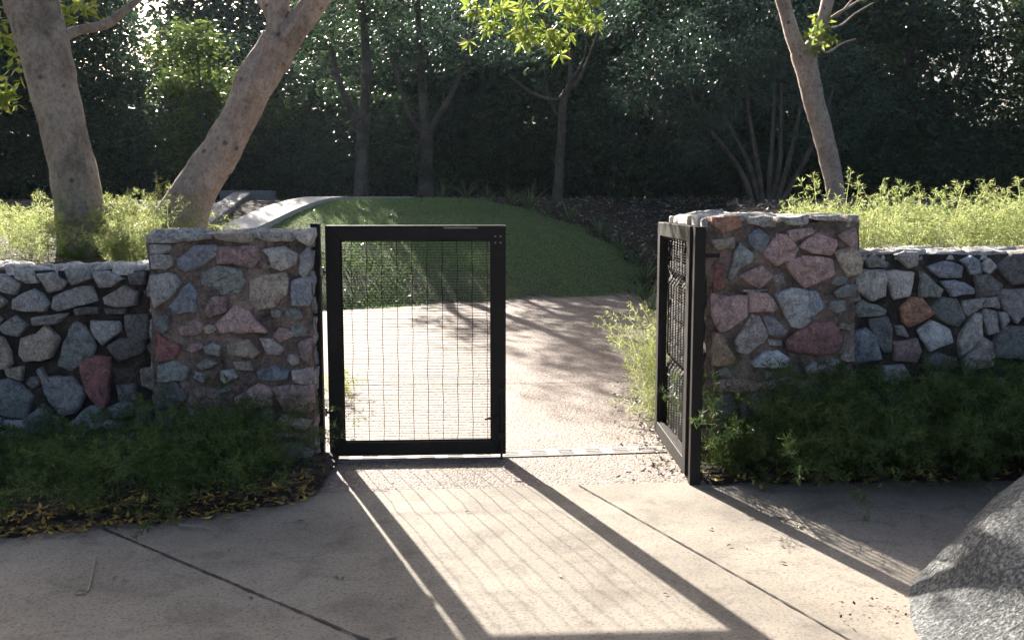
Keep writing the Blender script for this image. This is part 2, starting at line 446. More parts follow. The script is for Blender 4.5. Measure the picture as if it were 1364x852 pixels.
me = bpy.data.meshes.new('path'); me.from_pydata(pv, [], pf); me.update()
tag(link_mesh('path', me, M['pathcon']), 'narrow pale concrete path climbing beside the lawn', kind='structure')

# low concrete wall with a sloping kerb beyond the leaning tree
lw = empty('concrete_wall', (-4.3, 16.0, 1.0))
tag(lw, 'low grey concrete wall with a sloping kerb beyond the leaning trunk', 'wall')
b = MB(); p0 = on_plane(292, 254, 16.0); p1 = on_plane(362, 254, 16.0)
b.box((p0.x + 4.3, 0, -.3), (p1.x + 4.3, .3, p0.z - 1.0)); b.build('wall_panel', M['greycon'], lw, bevel=.015)
b = MB(); k0 = on_plane(322, 256, 15.9) - Vector((-4.3, 16, 1)); k1 = on_plane(252, 306, 12.0) - Vector((-4.3, 16, 1))
w = .15
b.add([(k0.x-w, k0.y, k0.z), (k0.x+w, k0.y, k0.z), (k1.x+w, k1.y, k1.z), (k1.x-w, k1.y, k1.z),
       (k0.x-w, k0.y, k0.z-.5), (k0.x+w, k0.y, k0.z-.5), (k1.x+w, k1.y, k1.z-.9), (k1.x-w, k1.y, k1.z-.9)],
      [(0,1,2,3),(7,6,5,4),(0,4,5,1),(1,5,6,2),(2,6,7,3),(3,7,4,0)])
b.build('kerb', M['greycon'], lw, bevel=.02)

# ------------------------------------------------------------------ stonework
def _soft(c, k=.66, g=1.75):
    m = sum(c) / 3; return tuple((m + (x - m) * k) * g for x in c)
TONE = dict(g=(.25,.245,.245), w=(.36,.345,.325), d=(.12,.115,.115), b=(.19,.215,.265), B=(.22,.28,.36), r=(.30,.10,.09),
            G=(.19,.21,.20), p=(.38,.225,.205), q=(.30,.245,.235), o=(.40,.17,.09), t=(.34,.27,.20), T=(.26,.22,.17), R=(.21,.085,.08),
            O=(.33,.22,.12), P=(.26,.16,.15), L=(.34,.36,.38), D=(.13,.145,.145), v=(.22,.205,.225))

def stone_shape(mb, poly, O, A, B, Nn, prot, rnd, col, back=.03):
    """one irregular split stone: poly in (a,b) plane coords; O + a*A + b*B, sticking out along Nn"""
    P = [Vector(p) for p in poly]
    area = sum(P[i].x * P[(i+1) % len(P)].y - P[(i+1) % len(P)].x * P[i].y for i in range(len(P)))
    if area < 0: P.reverse()
    if len(P) >= 4:      # knock the corners off
        P = [q for i in range(len(P)) for q in (P[i].lerp(P[(i+1) % len(P)], .06), P[i].lerp(P[(i+1) % len(P)], .94))]
    Q = []
    for i in range(len(P)):
        a, bb = P[i], P[(i+1) % len(P)]; L = (bb - a).length; n = max(1, int(L / .035))
        for k in range(n):
            q = a.lerp(bb, k / n); nrm = Vector((bb.y - a.y, a.x - bb.x)).normalized()
            amt = rnd.uniform(-.005, .006) if k else rnd.uniform(-.003, .003)
            Q.append(q + nrm * amt)
    n = len(Q); c = sum(Q, Vector((0, 0))) / n
    tx, ty = rnd.uniform(-.1, .1), rnd.uniform(-.1, .1)
    size = max((q - c).length for q in Q)
    vs = []; cols = []
    def pt(q, d): return O + A * q.x + B * q.y + Nn * d
    rings = [(1.15, -back), (1.15, prot * .25), (1.13, prot * .62), (1.06, prot * .92), (.80, prot * 1.02), (.45, prot * 1.08)]
    for ri, (s, d) in enumerate(rings):
        for q in Q:
            r = c + (q - c) * s
            dd = d
            if ri >= 2:
                dd += (r.x - c.x) * tx + (r.y - c.y) * ty + rnd.uniform(-.004, .004) + .014 * noise.noise(Vector((r.x * 14, r.y * 14, prot * 99)))
            vs.append(pt(r, dd))
    vs.append(pt(c, prot * 1.08 + rnd.uniform(-.006, .006)))
    fs = []
    for ri in range(len(rings) - 1):
        for k in range(n):
            fs.append((ri*n+k, ri*n+(k+1) % n, (ri+1)*n+(k+1) % n, (ri+1)*n+k))
    last = (len(rings) - 1) * n
    for k in range(n): fs.append((last+k, last+(k+1) % n, len(vs)-1))
    j = rnd.uniform(.85, 1.18)
    mb.add(vs, fs, tuple(x * j for x in col))

def px_polys(rows, ox, oy, sc, Y):
    out = []
    for tone, pts in rows:
        out.append((tone, [on_plane(ox + x / sc, oy + y / sc, Y) for x, y in pts]))
    return out

def auto_polys(a0, a1, b0, b1, rnd, cell=.15, tones='ggwdbGpqtT', avoid=None):
    out = []; b = b0; row = 0
    while b < b1 - .03:
        hgt = rnd.uniform(.75, 1.15) * cell * .8
        if b + hgt > b1: hgt = b1 - b
        a = a0 + rnd.uniform(0, .03)
        while a < a1 - .03:
            wd = rnd.uniform(.75, 1.6) * cell
            if a + wd > a1: wd = a1 - a
            if wd > .03:
                m = .012; P = []
                cxp, cyp = a + wd/2, b + hgt/2; rx, ry = wd/2 - m, hgt/2 - m
                k = rnd.choice((5, 6, 6, 7)); ph = rnd.uniform(0, 6.28)
                for i in range(k):
                    t = ph + 2 * math.pi * (i + rnd.uniform(-.22, .22)) / k
                    ct, st = math.cos(t), math.sin(t)
                    f = 1 / max(abs(ct), abs(st)); f = 1 + (f - 1) * rnd.uniform(.45, .9)
                    P.append((cxp + rx * ct * f, cyp + ry * st * f))
                if avoid is None or not avoid(cxp, cyp): out.append((rnd.choice(tones), P))
            a += wd
        b += hgt
    return out

def filler(polys, a0, a1, b0, b1, rnd, tones, tries=420, rmin=.026, rmax=.07):
    """small stones wedged into the gaps between the traced ones"""
    segs = []
    for P in polys:
        c = (sum(p[0] for p in P) / len(P), sum(p[1] for p in P) / len(P))
        Q = [(c[0] + (p[0]-c[0]) * 1.12, c[1] + (p[1]-c[1]) * 1.12) for p in P]; segs.append(Q)
    def dist(x, y, Q):
        ins = False; best = 9; n = len(Q)
        for i in range(n):
            (ax, ay), (bx, by) = Q[i], Q[(i+1) % n]
            if (ay > y) != (by > y) and x < (bx-ax) * (y-ay) / (by-ay) + ax: ins = not ins
            dx, dy = bx-ax, by-ay; t = max(0, min(1, ((x-ax)*dx + (y-ay)*dy) / (dx*dx + dy*dy + 1e-12)))
            best = min(best, math.hypot(x-ax-dx*t, y-ay-dy*t))
        return -best if ins else best
    out = []
    for _ in range(tries):
        x, y = rnd.uniform(a0+.015, a1-.015), rnd.uniform(b0+.015, b1-.015)
        r = min([dist(x, y, Q) for Q in segs] + [x-a0, a1-x, y-b0, b1-y]) - .006
        if r < rmin: continue
        r = min(r, rmax); el = rnd.uniform(.1, .5); k = rnd.choice((4, 5, 5, 6)); ph = rnd.uniform(0, 6.28); th = rnd.uniform(-.4, .4); P = []
        for i in range(k):
            t = ph + 6.283 * (i + rnd.uniform(-.2, .2)) / k; q = r * rnd.uniform(.85, 1.02)
            ax, ay = q * math.cos(t) * (1 + el), q * math.sin(t) * (1 - el * .3)
            P.append((x + ax * math.cos(th) - ay * math.sin(th), y + ax * math.sin(th) + ay * math.cos(th)))
        out.append((rnd.choice(tones), P)); segs.append(P)
    return out

def rough_slab(mb, x0, x1, y0, y1, z0, z1, amp, seed):
    """mortar body with an uneven skin (welded grid box)"""
    nx, ny, nz = [max(2, int((b - a) / .05)) for a, b in ((x0, x1), (y0, y1), (z0, z1))]
    idx = {}; vs = []; fs = []
    def vid(i, j, k):
        key = (i, j, k)
        if key not in idx:
            p = Vector((x0 + (x1-x0)*i/nx, y0 + (y1-y0)*j/ny, z0 + (z1-z0)*k/nz))
            off = Vector((noise.noise(p * 9 + Vector((seed, 0, 0))), noise.noise(p * 9 + Vector((0, seed, 9))), noise.noise(p * 9 + Vector((4, 0, seed))))) * amp
            idx[key] = len(vs); vs.append(p + off)
        return idx[key]
    for i in range(nx):
        for k in range(nz):
            fs.append((vid(i,0,k), vid(i+1,0,k), vid(i+1,0,k+1), vid(i,0,k+1)))
            fs.append((vid(i+1,ny,k), vid(i,ny,k), vid(i,ny,k+1), vid(i+1,ny,k+1)))
    for j in range(ny):
        for k in range(nz):
            fs.append((vid(0,j+1,k), vid(0,j,k), vid(0,j,k+1), vid(0,j+1,k+1)))
            fs.append((vid(nx,j,k), vid(nx,j+1,k), vid(nx,j+1,k+1), vid(nx,j,k+1)))
    for i in range(nx):
        for j in range(ny):
            fs.append((vid(i,j,nz), vid(i+1,j,nz), vid(i+1,j+1,nz), vid(i,j+1,nz)))
    mb.add(vs, fs)

TONE = {k: _soft(v) for k, v in TONE.items()}
TONE.update(x=(.06, .056, .053), y=(.08, .07, .06), z=(.05, .05, .052))  # near-black tones put shade into the pier side behind the open gate
X_, Z_ = Vector((1, 0, 0)), Vector((0, 0, 1))
def masonry(name, label, cat, x0, x1, y0, y1, ztop, rows, front_extra, mortar, prot, seed, caps=None, sides=(), low_tones='ggwqptTGb', fill_tones='gqPTtG', group=None):
    rnd = random.Random(seed)
    root = empty(name, ((x0+x1)/2, (y0+y1)/2, 0)); tag(root, label, cat, group)
    off = Vector(root.location)
    b = MB(); rough_slab(b, x0-off.x, x1-off.x, y0-off.y, y1-off.y, -.05, ztop-.025, .014, seed)
    b.build('mortar', M[mortar], root, True)
    s = MB()
    for tone, P in rows:
        pts = [(min(max(p.x, x0-.02), x1+.015), p.z) for p in P]
        stone_shape(s, pts, Vector((0, y0, 0)) - off, X_, Z_, Vector((0, -1, 0)), prot * rnd.uniform(.75, 1.25), rnd, TONE[tone])
    for tone, P in front_extra:
        stone_shape(s, P, Vector((0, y0, 0)) - off, X_, Z_, Vector((0, -1, 0)), prot * rnd.uniform(.7, 1.2), rnd, TONE[tone])
    ap = [[(min(max(p.x, x0-.02), x1+.015), p.z) for p in P] for _, P in rows] + [list(P) for _, P in front_extra] + [[(p.x, p.z) for p in P] for _, P in (caps or [])]
    for tone, P in filler(ap, x0, x1, .02, ztop - (.05 if caps else .02), rnd, fill_tones):
        stone_shape(s, P, Vector((0, y0, 0)) - off, X_, Z_, Vector((0, -1, 0)), prot * rnd.uniform(.45, .8), rnd, TONE[tone])
    for side in sides:
        if side == 'low':   # face towards -x
            for tone, P in auto_polys(y0+.01, y1, .02, ztop-.05, rnd, .17, low_tones):
                stone_shape(s, P, Vector((x0, 0, 0)) - off, Vector((0, 1, 0)), Z_, Vector((-1, 0, 0)), prot * .8, rnd, TONE[tone])
        if side == 'high':
            for tone, P in auto_polys(y0+.01, y1, .02, ztop-.05, rnd, .17, 'ggwqptTGb'):
                stone_shape(s, P, Vector((x1, 0, 0)) - off, Vector((0, 1, 0)), Z_, Vector((1, 0, 0)), prot * .25, rnd, TONE[tone])
    s.build('stone_facing', M['stone'], root, True)
    # coping: flat stones bedded along the top
    c = MB()
    if caps:
        for tone, P in caps:
            pts = [(min(max(p.x, x0-.02), x1+.02), p.z) for p in P]
            stone_shape(c, pts, Vector((0, y0, 0)) - off, X_, Z_, Vector((0, -1, 0)), prot * 1.2, rnd, TONE[tone], back=.10)
    yy = y0 + .0
    first = True
    while yy < y1 - .02:
        dep = min(rnd.uniform(.14, .26), y1 - yy + .015); xx = x0 - .01
        while xx < x1 - .02:
            wd = min(rnd.uniform(.13, .30), x1 + .015 - xx)
            if wd > .03:
                m = .008; P = []
                cxp, cyp = xx + wd/2, yy + dep/2
                k = rnd.choice((6, 7, 8)); ph = rnd.uniform(0, 6)
                for i in range(k):
                    t = ph + 2*math.pi*(i + rnd.uniform(-.2, .2))/k; ct, st = math.cos(t), math.sin(t)
                    f = 1/max(abs(ct), abs(st)); f = 1 + (f-1)*rnd.uniform(.6, .95)
                    P.append((cxp + (wd/2-m)*ct*f, cyp + (dep/2-m)*st*f))
                stone_shape(c, P, Vector((0, 0, ztop-.03)) - off, X_, Vector((0, 1, 0)), Z_, .03*rnd.uniform(.6, 1.3), rnd, TONE[rnd.choice('wwwgtq')], back=.02)
            xx += wd
        yy += dep
    c.build('coping', M['stone'], root, True)
    return root

# ---- traced stones: (tone, outline) in the photo's own pixel steps, set out on each wall's face
LW1 = [('g',[(-60,210),(60,225),(160,285),(130,375),(0,335),(-60,320)]),('w',[(130,190),(270,190),(310,280),(220,280),(150,240)]),
 ('g',[(320,215),(440,205),(550,275),(500,330),(405,355)]),('g',[(545,175),(715,160),(755,240),(590,290)]),('g',[(765,200),(880,190),(1000,250),(900,310),(825,315)]),
 ('d',[(1060,215),(1180,200),(1190,295),(1070,290)]),('g',[(-50,370),(30,400),(65,440),(0,490),(-50,480)]),('g',[(130,420),(280,340),(345,380),(400,450),(370,505),(130,490)]),
 ('g',[(455,400),(560,350),(735,315),(780,430),(620,470),(500,500),(450,470)]),('q',[(850,400),(1010,310),(1110,360),(1100,460),(980,475),(870,450)]),
 ('G',[(10,640),(140,550),(225,630),(160,710),(60,690)]),('g',[(290,560),(560,535),(480,605),(300,620)]),('d',[(625,490),(800,480),(800,530),(640,545)]),
 ('d',[(860,490),(1030,490),(1020,530),(880,530)]),('g',[(755,590),(970,605),(980,670),(850,775),(790,720)]),('d',[(1035,545),(1220,545),(1220,720),(1060,715)]),
 ('t',[(185,740),(290,710),(370,640),(475,740),(420,880),(230,910),(180,860)]),('t',[(-40,720),(30,740),(80,830),(100,920),(60,970),(-40,960)]),
 ('G',[(620,610),(690,650),(735,700),(770,800),(740,880),(600,975),(510,930),(540,780)]),('d',[(910,790),(1000,735),(1180,735),(1170,840),(980,905),(930,850)])]
LW2 = [('T',[(60,250),(200,230),(180,340),(80,310)]),('G',[(-40,390),(90,340),(190,400),(265,470),(210,645),(-40,590)]),
 ('g',[(335,270),(360,250),(400,320),(590,320),(690,430),(610,580),(500,600),(390,450)]),('r',[(680,200),(790,165),(900,180),(890,400),(860,545),(760,480),(700,330)]),
 ('D',[(210,680),(360,540),(480,650),(520,760),(250,760)]),('G',[(640,650),(730,560),(850,560),(880,660),(820,720),(650,760)]),('D',[(900,560),(1010,505),(1110,520),(1090,610),(950,630)]),
 ('d',[(960,380),(1100,370),(1130,480),(980,500)]),('g',[(-40,640),(30,640),(50,700),(-40,720)]),('d',[(1120,560),(1230,540),(1240,660),(1130,690)])]
LPC = [('w',[(20,100),(310,95),(310,150),(200,165),(25,165)]),('g',[(330,95),(460,100),(450,140),(335,155)]),('g',[(465,95),(530,95),(515,135),(470,135)]),
 ('T',[(560,90),(830,90),(825,155),(760,165),(560,130)]),('w',[(860,70),(1125,80),(1130,150),(960,155),(880,120)]),('w',[(1150,75),(1290,60),(1305,110),(1270,185),(1200,150)])]
LP1 = [('g',[(45,185),(210,180),(180,235),(50,250)]),('g',[(50,265),(180,260),(215,340),(140,370),(50,360)]),('b',[(265,290),(400,195),(545,195),(555,260),(400,365),(330,385),(265,345)]),
 ('P',[(570,205),(860,190),(885,290),(820,355),(680,320),(570,330)]),('w',[(930,225),(1080,205),(1175,260),(1170,320),(1050,375),(985,350),(975,280)]),
 ('g',[(45,430),(160,410),(225,420),(260,490),(180,600),(80,665),(50,560)]),('G',[(450,410),(560,355),(730,385),(765,480),(700,550),(600,565),(460,490)]),
 ('t',[(825,470),(920,430),(1085,410),(1090,560),(1000,655),(880,670),(825,590)]),('b',[(1150,475),(1280,440),(1285,600),(1270,650),(1150,650)]),
 ('g',[(1200,270),(1270,210),(1290,330),(1250,430),(1205,400)]),('b',[(180,680),(340,485),(400,570),(380,700),(250,710)]),('P',[(470,690),(520,590),(630,590),(625,700),(500,745)]),
 ('D',[(75,760),(170,740),(180,830),(150,870),(90,840)]),('P',[(260,830),(380,760),(440,800),(430,870),(300,890)]),('p',[(560,800),(700,665),(790,700),(930,860),(600,860)])]
LP2 = [('r',[(85,130),(170,200),(265,240),(220,330),(85,350)]),('G',[(450,250),(520,215),(580,240),(570,310),(480,300)]),('t',[(650,230),(800,195),(870,290),(830,330),(660,300)]),
 ('q',[(890,180),(1000,190),(1075,260),(1040,300),(950,300)]),('P',[(1200,220),(1290,180),(1295,380),(1210,310)]),('G',[(105,400),(220,350),(330,410),(300,500),(110,510)]),
 ('g',[(590,430),(680,420),(710,480),(620,520),(590,480)]),('b',[(880,440),(1000,400),(1110,430),(1090,500),(900,490)]),('d',[(100,560),(220,510),(320,640),(250,710),(100,710)]),
 ('P',[(345,650),(400,570),(530,580),(580,640),(560,720),(380,720)]),('p',[(710,640),(870,540),(980,580),(980,690),(740,725)]),('P',[(1010,560),(1290,540),(1300,740),(1100,740)]),
 ('q',[(1150,430),(1290,410),(1290,530),(1160,510)]),('G',[(400,390),(480,330),(560,370),(450,420)]),('D',[(95,740),(190,750),(190,850),(100,850)])]
RPC = [('o',[(120,90),(340,85),(345,165),(200,215),(120,150)]),('w',[(395,90),(590,85),(595,125),(540,165),(410,135)]),('w',[(670,90),(895,75),(885,140),(750,150)]),
 ('w',[(930,80),(1140,72),(1130,108),(960,108)]),('w',[(1220,75),(1310,70),(1310,110),(1230,125)])]
RP1 = [('t',[(110,280),(290,260),(290,340),(150,350)]),('b',[(415,240),(485,180),(580,250),(550,350),(510,385),(420,300)]),('p',[(745,200),(930,180),(940,220),(800,285),(745,260)]),
 ('p',[(840,330),(980,220),(1130,285),(1130,310),(1080,395),(950,380)]),('p',[(1160,240),(1290,180),(1305,330),(1250,330)]),('p',[(540,375),(640,240),(720,245),(805,350),(780,430),(640,475),(560,410)]),
 ('G',[(240,570),(300,370),(340,310),(440,400),(430,460),(330,510),(280,585)]),('r',[(130,480),(205,480),(210,660),(130,690)]),('p',[(340,570),(510,490),(600,570),(510,670),(430,640)]),
 ('q',[(610,575),(690,550),(705,630),(640,660)]),('p',[(730,470),(850,420),(1080,440),(1100,560),(870,655),(820,600)]),('t',[(1130,380),(1290,340),(1350,440),(1330,540),(1230,570),(1180,500)]),
 ('q',[(370,690),(560,680),(550,700),(380,705)])]
RP2 = [('p',[(110,70),(240,100),(390,90),(385,240),(190,375),(120,250)]),('p',[(420,65),(560,65),(640,180),(600,210),(430,215)]),('L',[(645,80),(760,40),(880,50),(900,150),(920,270),(850,340),(760,320),(690,180)]),
 ('b',[(895,55),(970,60),(1050,170),(930,260),(905,150)]),('q',[(310,450),(440,260),(500,270),(560,400),(520,460),(400,555),(330,530)]),('v',[(530,260),(610,260),(730,370),(680,420),(580,400)]),
 ('R',[(740,440),(960,320),(1100,320),(1180,430),(1130,550),(1000,570),(760,520)]),('O',[(120,400),(190,410),(300,620),(120,660)]),('L',[(450,630),(540,550),(640,540),(730,600),(710,670),(470,670)]),
 ('g',[(890,680),(960,630),(1030,660),(1000,720),(900,720)]),('T',[(1170,600),(1280,480),(1280,620),(1200,620)])]
RW1 = [('g',[(180,150),(240,105),(340,170),(330,195),(200,200)]),('w',[(400,110),(470,85),(560,95),(555,180),(490,200)]),('b',[(640,205),(770,155),(885,190),(870,270),(740,275)]),
 ('B',[(890,150),(960,120),(1010,150),(1030,240),(960,250)]),('w',[(1040,180),(1090,135),(1140,190),(1080,245),(1045,220)]),('d',[(1160,200),(1260,110),(1400,90),(1400,300),(1260,320)]),
 ('w',[(80,300),(170,225),(320,230),(315,400),(220,435),(110,360)]),('w',[(325,245),(390,225),(520,240),(500,400),(390,430)]),('G',[(590,235),(680,310),(740,360),(720,420),(585,410)]),
 ('b',[(750,310),(850,300),(970,350),(975,390),(820,415)]),('d',[(985,260),(1080,255),(1180,330),(1150,390),(1010,415)]),('o',[(445,510),(510,430),(590,435),(680,540),(500,640),(460,600)]),
 ('G',[(100,500),(150,440),(320,515),(310,550),(110,560)]),('D',[(670,490),(750,430),(840,440),(910,560),(850,635),(720,570)]),('g',[(905,450),(1050,425),(1020,500),(940,555),(905,520)]),
 ('g',[(1040,495),(1070,430),(1150,420),(1160,500)]),('v',[(1160,400),(1190,370),(1400,365),(1400,470),(1290,605),(1210,500)])]
RW2 = [('D',[(205,150),(340,130),(370,200),(360,370),(300,370)]),('g',[(400,190),(450,190),(475,260),(410,250)]),('b',[(95,240),(190,220),(250,290),(290,430),(100,460)]),
 ('P',[(385,310),(550,290),(580,380),(540,450),(390,440)]),('L',[(580,220),(670,155),(790,220),(815,300),(660,365),(610,290)]),('w',[(880,250),(970,105),(1020,110),(1025,270),(880,395),(870,320)]),
 ('g',[(1040,130),(1050,65),(1140,85),(1150,220),(1080,245)]),('g',[(1160,90),(1220,90),(1230,150),(1180,200)]),('q',[(910,440),(1030,275),(1120,330),(1120,480),(920,520)]),
 ('D',[(1140,290),(1200,200),(1270,200),(1400,220),(1400,430),(1150,400)]),('d',[(620,430),(720,390),(840,430),(820,500),(620,500)])]

rnd0 = random.Random(11)
YLW, YLP, YRP, YRW = 5.27, 5.05, 5.0, 5.14
lp0, lp1 = on_plane(202, 450, YLP).x, on_plane(415, 450, YLP).x
rp0, rp1 = on_plane(942, 400, YRP).x, on_plane(1140, 400, YRP).x
zlp, zrp = on_plane(300, 307, YLP).z, on_plane(1040, 289, YRP).z
zlw, zrw = on_plane(100, 354, YLW).z, on_plane(1250, 333, YRW).z
xl_edge = on_plane(0, 450, YLW).x; xr_edge = on_plane(1364, 450, YRW).x
masonry('stone_wall', 'low wall of grey stones in shade-toned recessed mortar under the mossy trunk', 'wall', xl_edge - 1.6, lp0 + .38, YLW, YLW + .34, zlw,
        px_polys(LW1, 0, 330, 6.086, YLW) + px_polys(LW2, 0, 450, 6.086, YLW),
        auto_polys(xl_edge - 1.55, xl_edge - .06, .02, zlw - .04, rnd0, .17, 'gggdGtq') + auto_polys(xl_edge-.05, lp0, .02, .22, rnd0, .15, 'gGd'),
        'mortar_gap_shade', .040, 3, fill_tones='dDdgT')
masonry('stone_pier', 'stone gate pier with a red corner stone beside the closed mesh gate', 'pier', lp0, lp1, YLP, YLP + .20, zlp,
        px_polys(LP1, 195, 295, 5.874, YLP) + px_polys(LP2, 195, 420, 5.874, YLP),
        auto_polys(lp0 + .02, lp1, .02, .2, rnd0, .15, 'gGqP'), 'mortar_red', .026, 5, px_polys(LPC, 195, 295, 5.874, YLP), ('low', 'high'))
masonry('stone_pier', 'stone gate pier with many pink stones beside the gate that stands open', 'pier', rp0, rp1, YRP, YRP + 1.15, zrp,
        px_polys(RP1, 930, 275, 6.2, YRP) + px_polys(RP2, 930, 380, 6.2, YRP),
        auto_polys(rp0 + .02, rp1, .02, .50, rnd0, .17, 'gGqPp'), 'mortar_red', .026, 8, px_polys(RPC, 930, 275, 6.2, YRP), ('low', 'high'), 'xyzx')
masonry('stone_wall', 'low wall of mixed stones with one orange stone beneath yellow green ferns', 'wall', rp1 - .05, xr_edge + 1.6, YRW, YRW + .34, zrw,
        px_polys(RW1, 1120, 320, 5.59, YRW) + px_polys(RW2, 1120, 400, 5.59, YRW),
        auto_polys(xr_edge + .07, xr_edge + 1.55, .02, zrw - .04, rnd0, .17, 'gggdGtqb') + auto_polys(rp1, xr_edge+.05, .02, .42, rnd0, .16, 'gGd'),
        'mortar_gap_shade', .036, 9, fill_tones='dDgbq')

# ------------------------------------------------------------------ gate
GW, GH, GD, FR = .955, 1.245, .05, .076          # leaf width, height, depth, frame face
def mesh_wires(mb, x0, x1, z0, z1, nv, pitch, seed, k=1.0):
    """welded mesh with two V-folds standing out towards -y"""
    rnd = random.Random(seed)
    folds = [z0 + (z1 - z0) * .34, z0 + (z1 - z0) * .79]
    def yo(z):
        y = 0.0
        for f in folds: y -= max(0.0, .030 * (1 - abs(z - f) / .045))
        return y
    z = z0
    while z <= z1:
        pts = [(x, yo(z) + .0015*math.sin(x*17+z*5), z + .0015 * math.sin(x * 9 + z * 40)) for x in np.linspace(x0, x1, 7)]
        mb.tube(pts, .0013 * k, 4, False); z += pitch
    for i in range(nv):
        x = x0 + (x1 - x0) * (i + .72) / nv
        zs = sorted(set([z0, z1] + [f + d for f in folds for d in (-.045, 0, .045)] + list(np.linspace(z0, z1, 12))))
        mb.tube([(x + .0025 * math.sin(zz * 23 + i * 1.3), yo(zz) - .003, zz) for zz in zs], .0020 * k, 5, False)

def make_gate(label, loc, rz, nv, k=1.0):
    g = empty('mesh_gate', loc, rz); tag(g, label, 'gate')
    b = MB(); w = FR
    MB.prism(b, [(0, 0), (w, w), (w, GH - w), (0, GH)], 0, GD); st = b.build('stile', M['steel'], g, bevel=.003)
    b = MB(); MB.prism(b, [(GW, 0), (GW, GH), (GW - w, GH - w), (GW - w, w)], 0, GD); st2 = b.build('stile', M['steel'], g, bevel=.003)
    b = MB(); MB.prism(b, [(0.0012, 0), (GW-.0012, 0), (GW - w-.0012, w), (w+.0012, w)], .001, GD-.001); b.build('bottom_rail', M['steel'], g, bevel=.003)
    b = MB(); MB.prism(b, [(.0012, GH), (w+.0012, GH - w), (GW - w-.0012, GH - w), (GW-.0012, GH)], .001, GD-.001); tr = b.build('top_rail', M['steel'], g, bevel=.003)
    b = MB()   # inner step of the frame that clamps the mesh
    i0, i1 = w, w + .008
    for (a, c) in (((i0, .018, i0), (i1, .034, GH-i0)), ((GW-i1, .018, i0), (GW-i0, .034, GH-i0)), ((i1, .018, i0), (GW-i1, .034, i1)), ((i1, .018, GH-i1), (GW-i1, .034, GH-i0))):
        b.box(a, c)
    b.build('mesh_clamp_frame', M['steel'], g)
    b = MB(); mesh_wires(b, w + .002, GW - w - .002, w + .004, GH - w - .004, nv, .0142, 4, k)
    b.build('mesh_panel', M['wire'], g)
    for z in (.24, 1.0):
        b = MB(); b.tube([(-.060, .022, z), (.0, .022, z)], .008, 8); h = b.build('hinge', M['steel'], g)
        c = MB(); c.tube([(-.026, .022, z - .02), (-.026, .022, z + .024)], .015, 10); c.build('hinge_knuckle', M['bright'], h)
    b = MB(); b.tube([(GW - .025, -.012, .40), (GW - .025, -.012, -.050)], .0065, 8)
    db = b.build('drop_bolt', M['steel'], g)
    b = MB(); b.tube([(GW - .02, -.012, .215), (GW - .115, -.020, .20)], .006, 8); b.build('handle', M['steel'], db)
    for z in (.09, .33):
        b = MB(); b.box((GW - .042, -.02, z), (GW - .008, -.0005, z + .035)); b.build('bolt_keeper', M['steel'], db)
    b = MB(); b.box((GW - .072, -.004, GH - .105), (GW - .006, -.0005, GH - .04)); pl = b.build('lock_plate', M['steel'], g)
    for dx in (-.056, -.028):
        for dz in (-.092, -.058):
            b = MB(); b.tube([(GW + dx, -.0075, GH + dz), (GW + dx, -.0035, GH + dz)], .0052, 8); b.build('screw', M['zinc'], pl)
    b = MB(); b.box((GW - .33, -.006, GH - .016), (GW - .15, -.0005, GH - .010)); b.build('stop_bar', M['bright'], tr)
    return g
gl = on_plane(440, 610, 5.17)
make_gate('dark steel mesh gate standing shut across the sunlit paving', (gl.x, 5.16, .028), R(3.2), 10, .88)

# the other leaf, folded back along the pink pier: hinge by the near post
make_gate('dark steel mesh gate swung open and folded back against the pink pier', (.915, 4.765, .035), R(90.8), 10, 2.0)

def post(name, label, x0, x1, y0, y1, z1, lugs):
    p = empty(name, ((x0+x1)/2, (y0+y1)/2, 0)); tag(p, label, 'gate post')
    w, d = (x1-x0)/2, (y1-y0)/2
    b = MB(); b.box((-w, -d, -.1), (w, d, z1)); b.build('post_tube', M['steel'], p, bevel=.004)
    b = MB(); b.box((-w-.002, -d-.002, z1), (w+.002, d+.002, z1+.006)); b.build('post_cap', M['steel'], p, bevel=.002)
    for (ax, bx, z) in lugs:
        b = MB(); b.box((ax, -.008, z-.01), (bx, .008, z+.01)); b.build('wall_bracket', M['steel'], p)
pl0, pl1 = on_plane(418.5, 450, 5.2).x, on_plane(430, 450, 5.2).x
post('gate_post', 'dark steel post between the closed gate and its stone pier', pl0, pl1, 5.165, 5.215, 1.277, [(-.06, -.024, 1.0), (-.06, -.024, .3)])
post('gate_post', 'dark steel post standing in front of the pink stone pier', .878, .930, 4.69, 4.75, 1.272, [(.026, .10, 1.14), (.026, .10, .3)])

# drain grating across the gateway
d0, d1 = Vector((-1.0, 5.175, 0)), Vector((.86, 5.40, 0))
dg = empty('drain_grate', (d0+d1)/2 + Vector((0, 0, .006)), math.atan2(d1.y-d0.y, d1.x-d0.x)); tag(dg, 'pale slotted drain grating set in the paving across the gateway', 'drain')
L = (d1-d0).length
b = MB(); b.box((-L/2, -.065, 0), (L/2, .065, .004)); b.build('grating', M['zinc'], dg)
x = -L/2 + .03
while x < L/2 - .1:
    b = MB()
    for k in (-.034, 0, .034): b.box((x, k-.005, .0045), (x + .085, k+.005, .0055))
    b.build('slot', M['dark'], dg); x += .155

# ------------------------------------------------------------------ foliage builders
def leaf_quads(C, D, Wd, ln, wd, fold=.15):
    """C base points, D unit directions, Wd unit side vectors, arrays; ln, wd arrays -> diamond leaf (2 faces)"""
    Nn = np.cross(D, Wd)
    mid = C + D * (ln * .45)[:, None]
    a = C; b = mid + Wd * (wd * .5)[:, None] + Nn * (wd * fold)[:, None]; c = C + D * ln[:, None]; d = mid - Wd * (wd * .5)[:, None] + Nn * (wd * fold)[:, None]
    n = len(C); V = np.stack([a, b, c, d], 1).reshape(-1, 3); i = np.arange(n) * 4
    F = np.concatenate([np.stack([i, i+1, i+2], 1), np.stack([i, i+2, i+3], 1)])
    return V, F

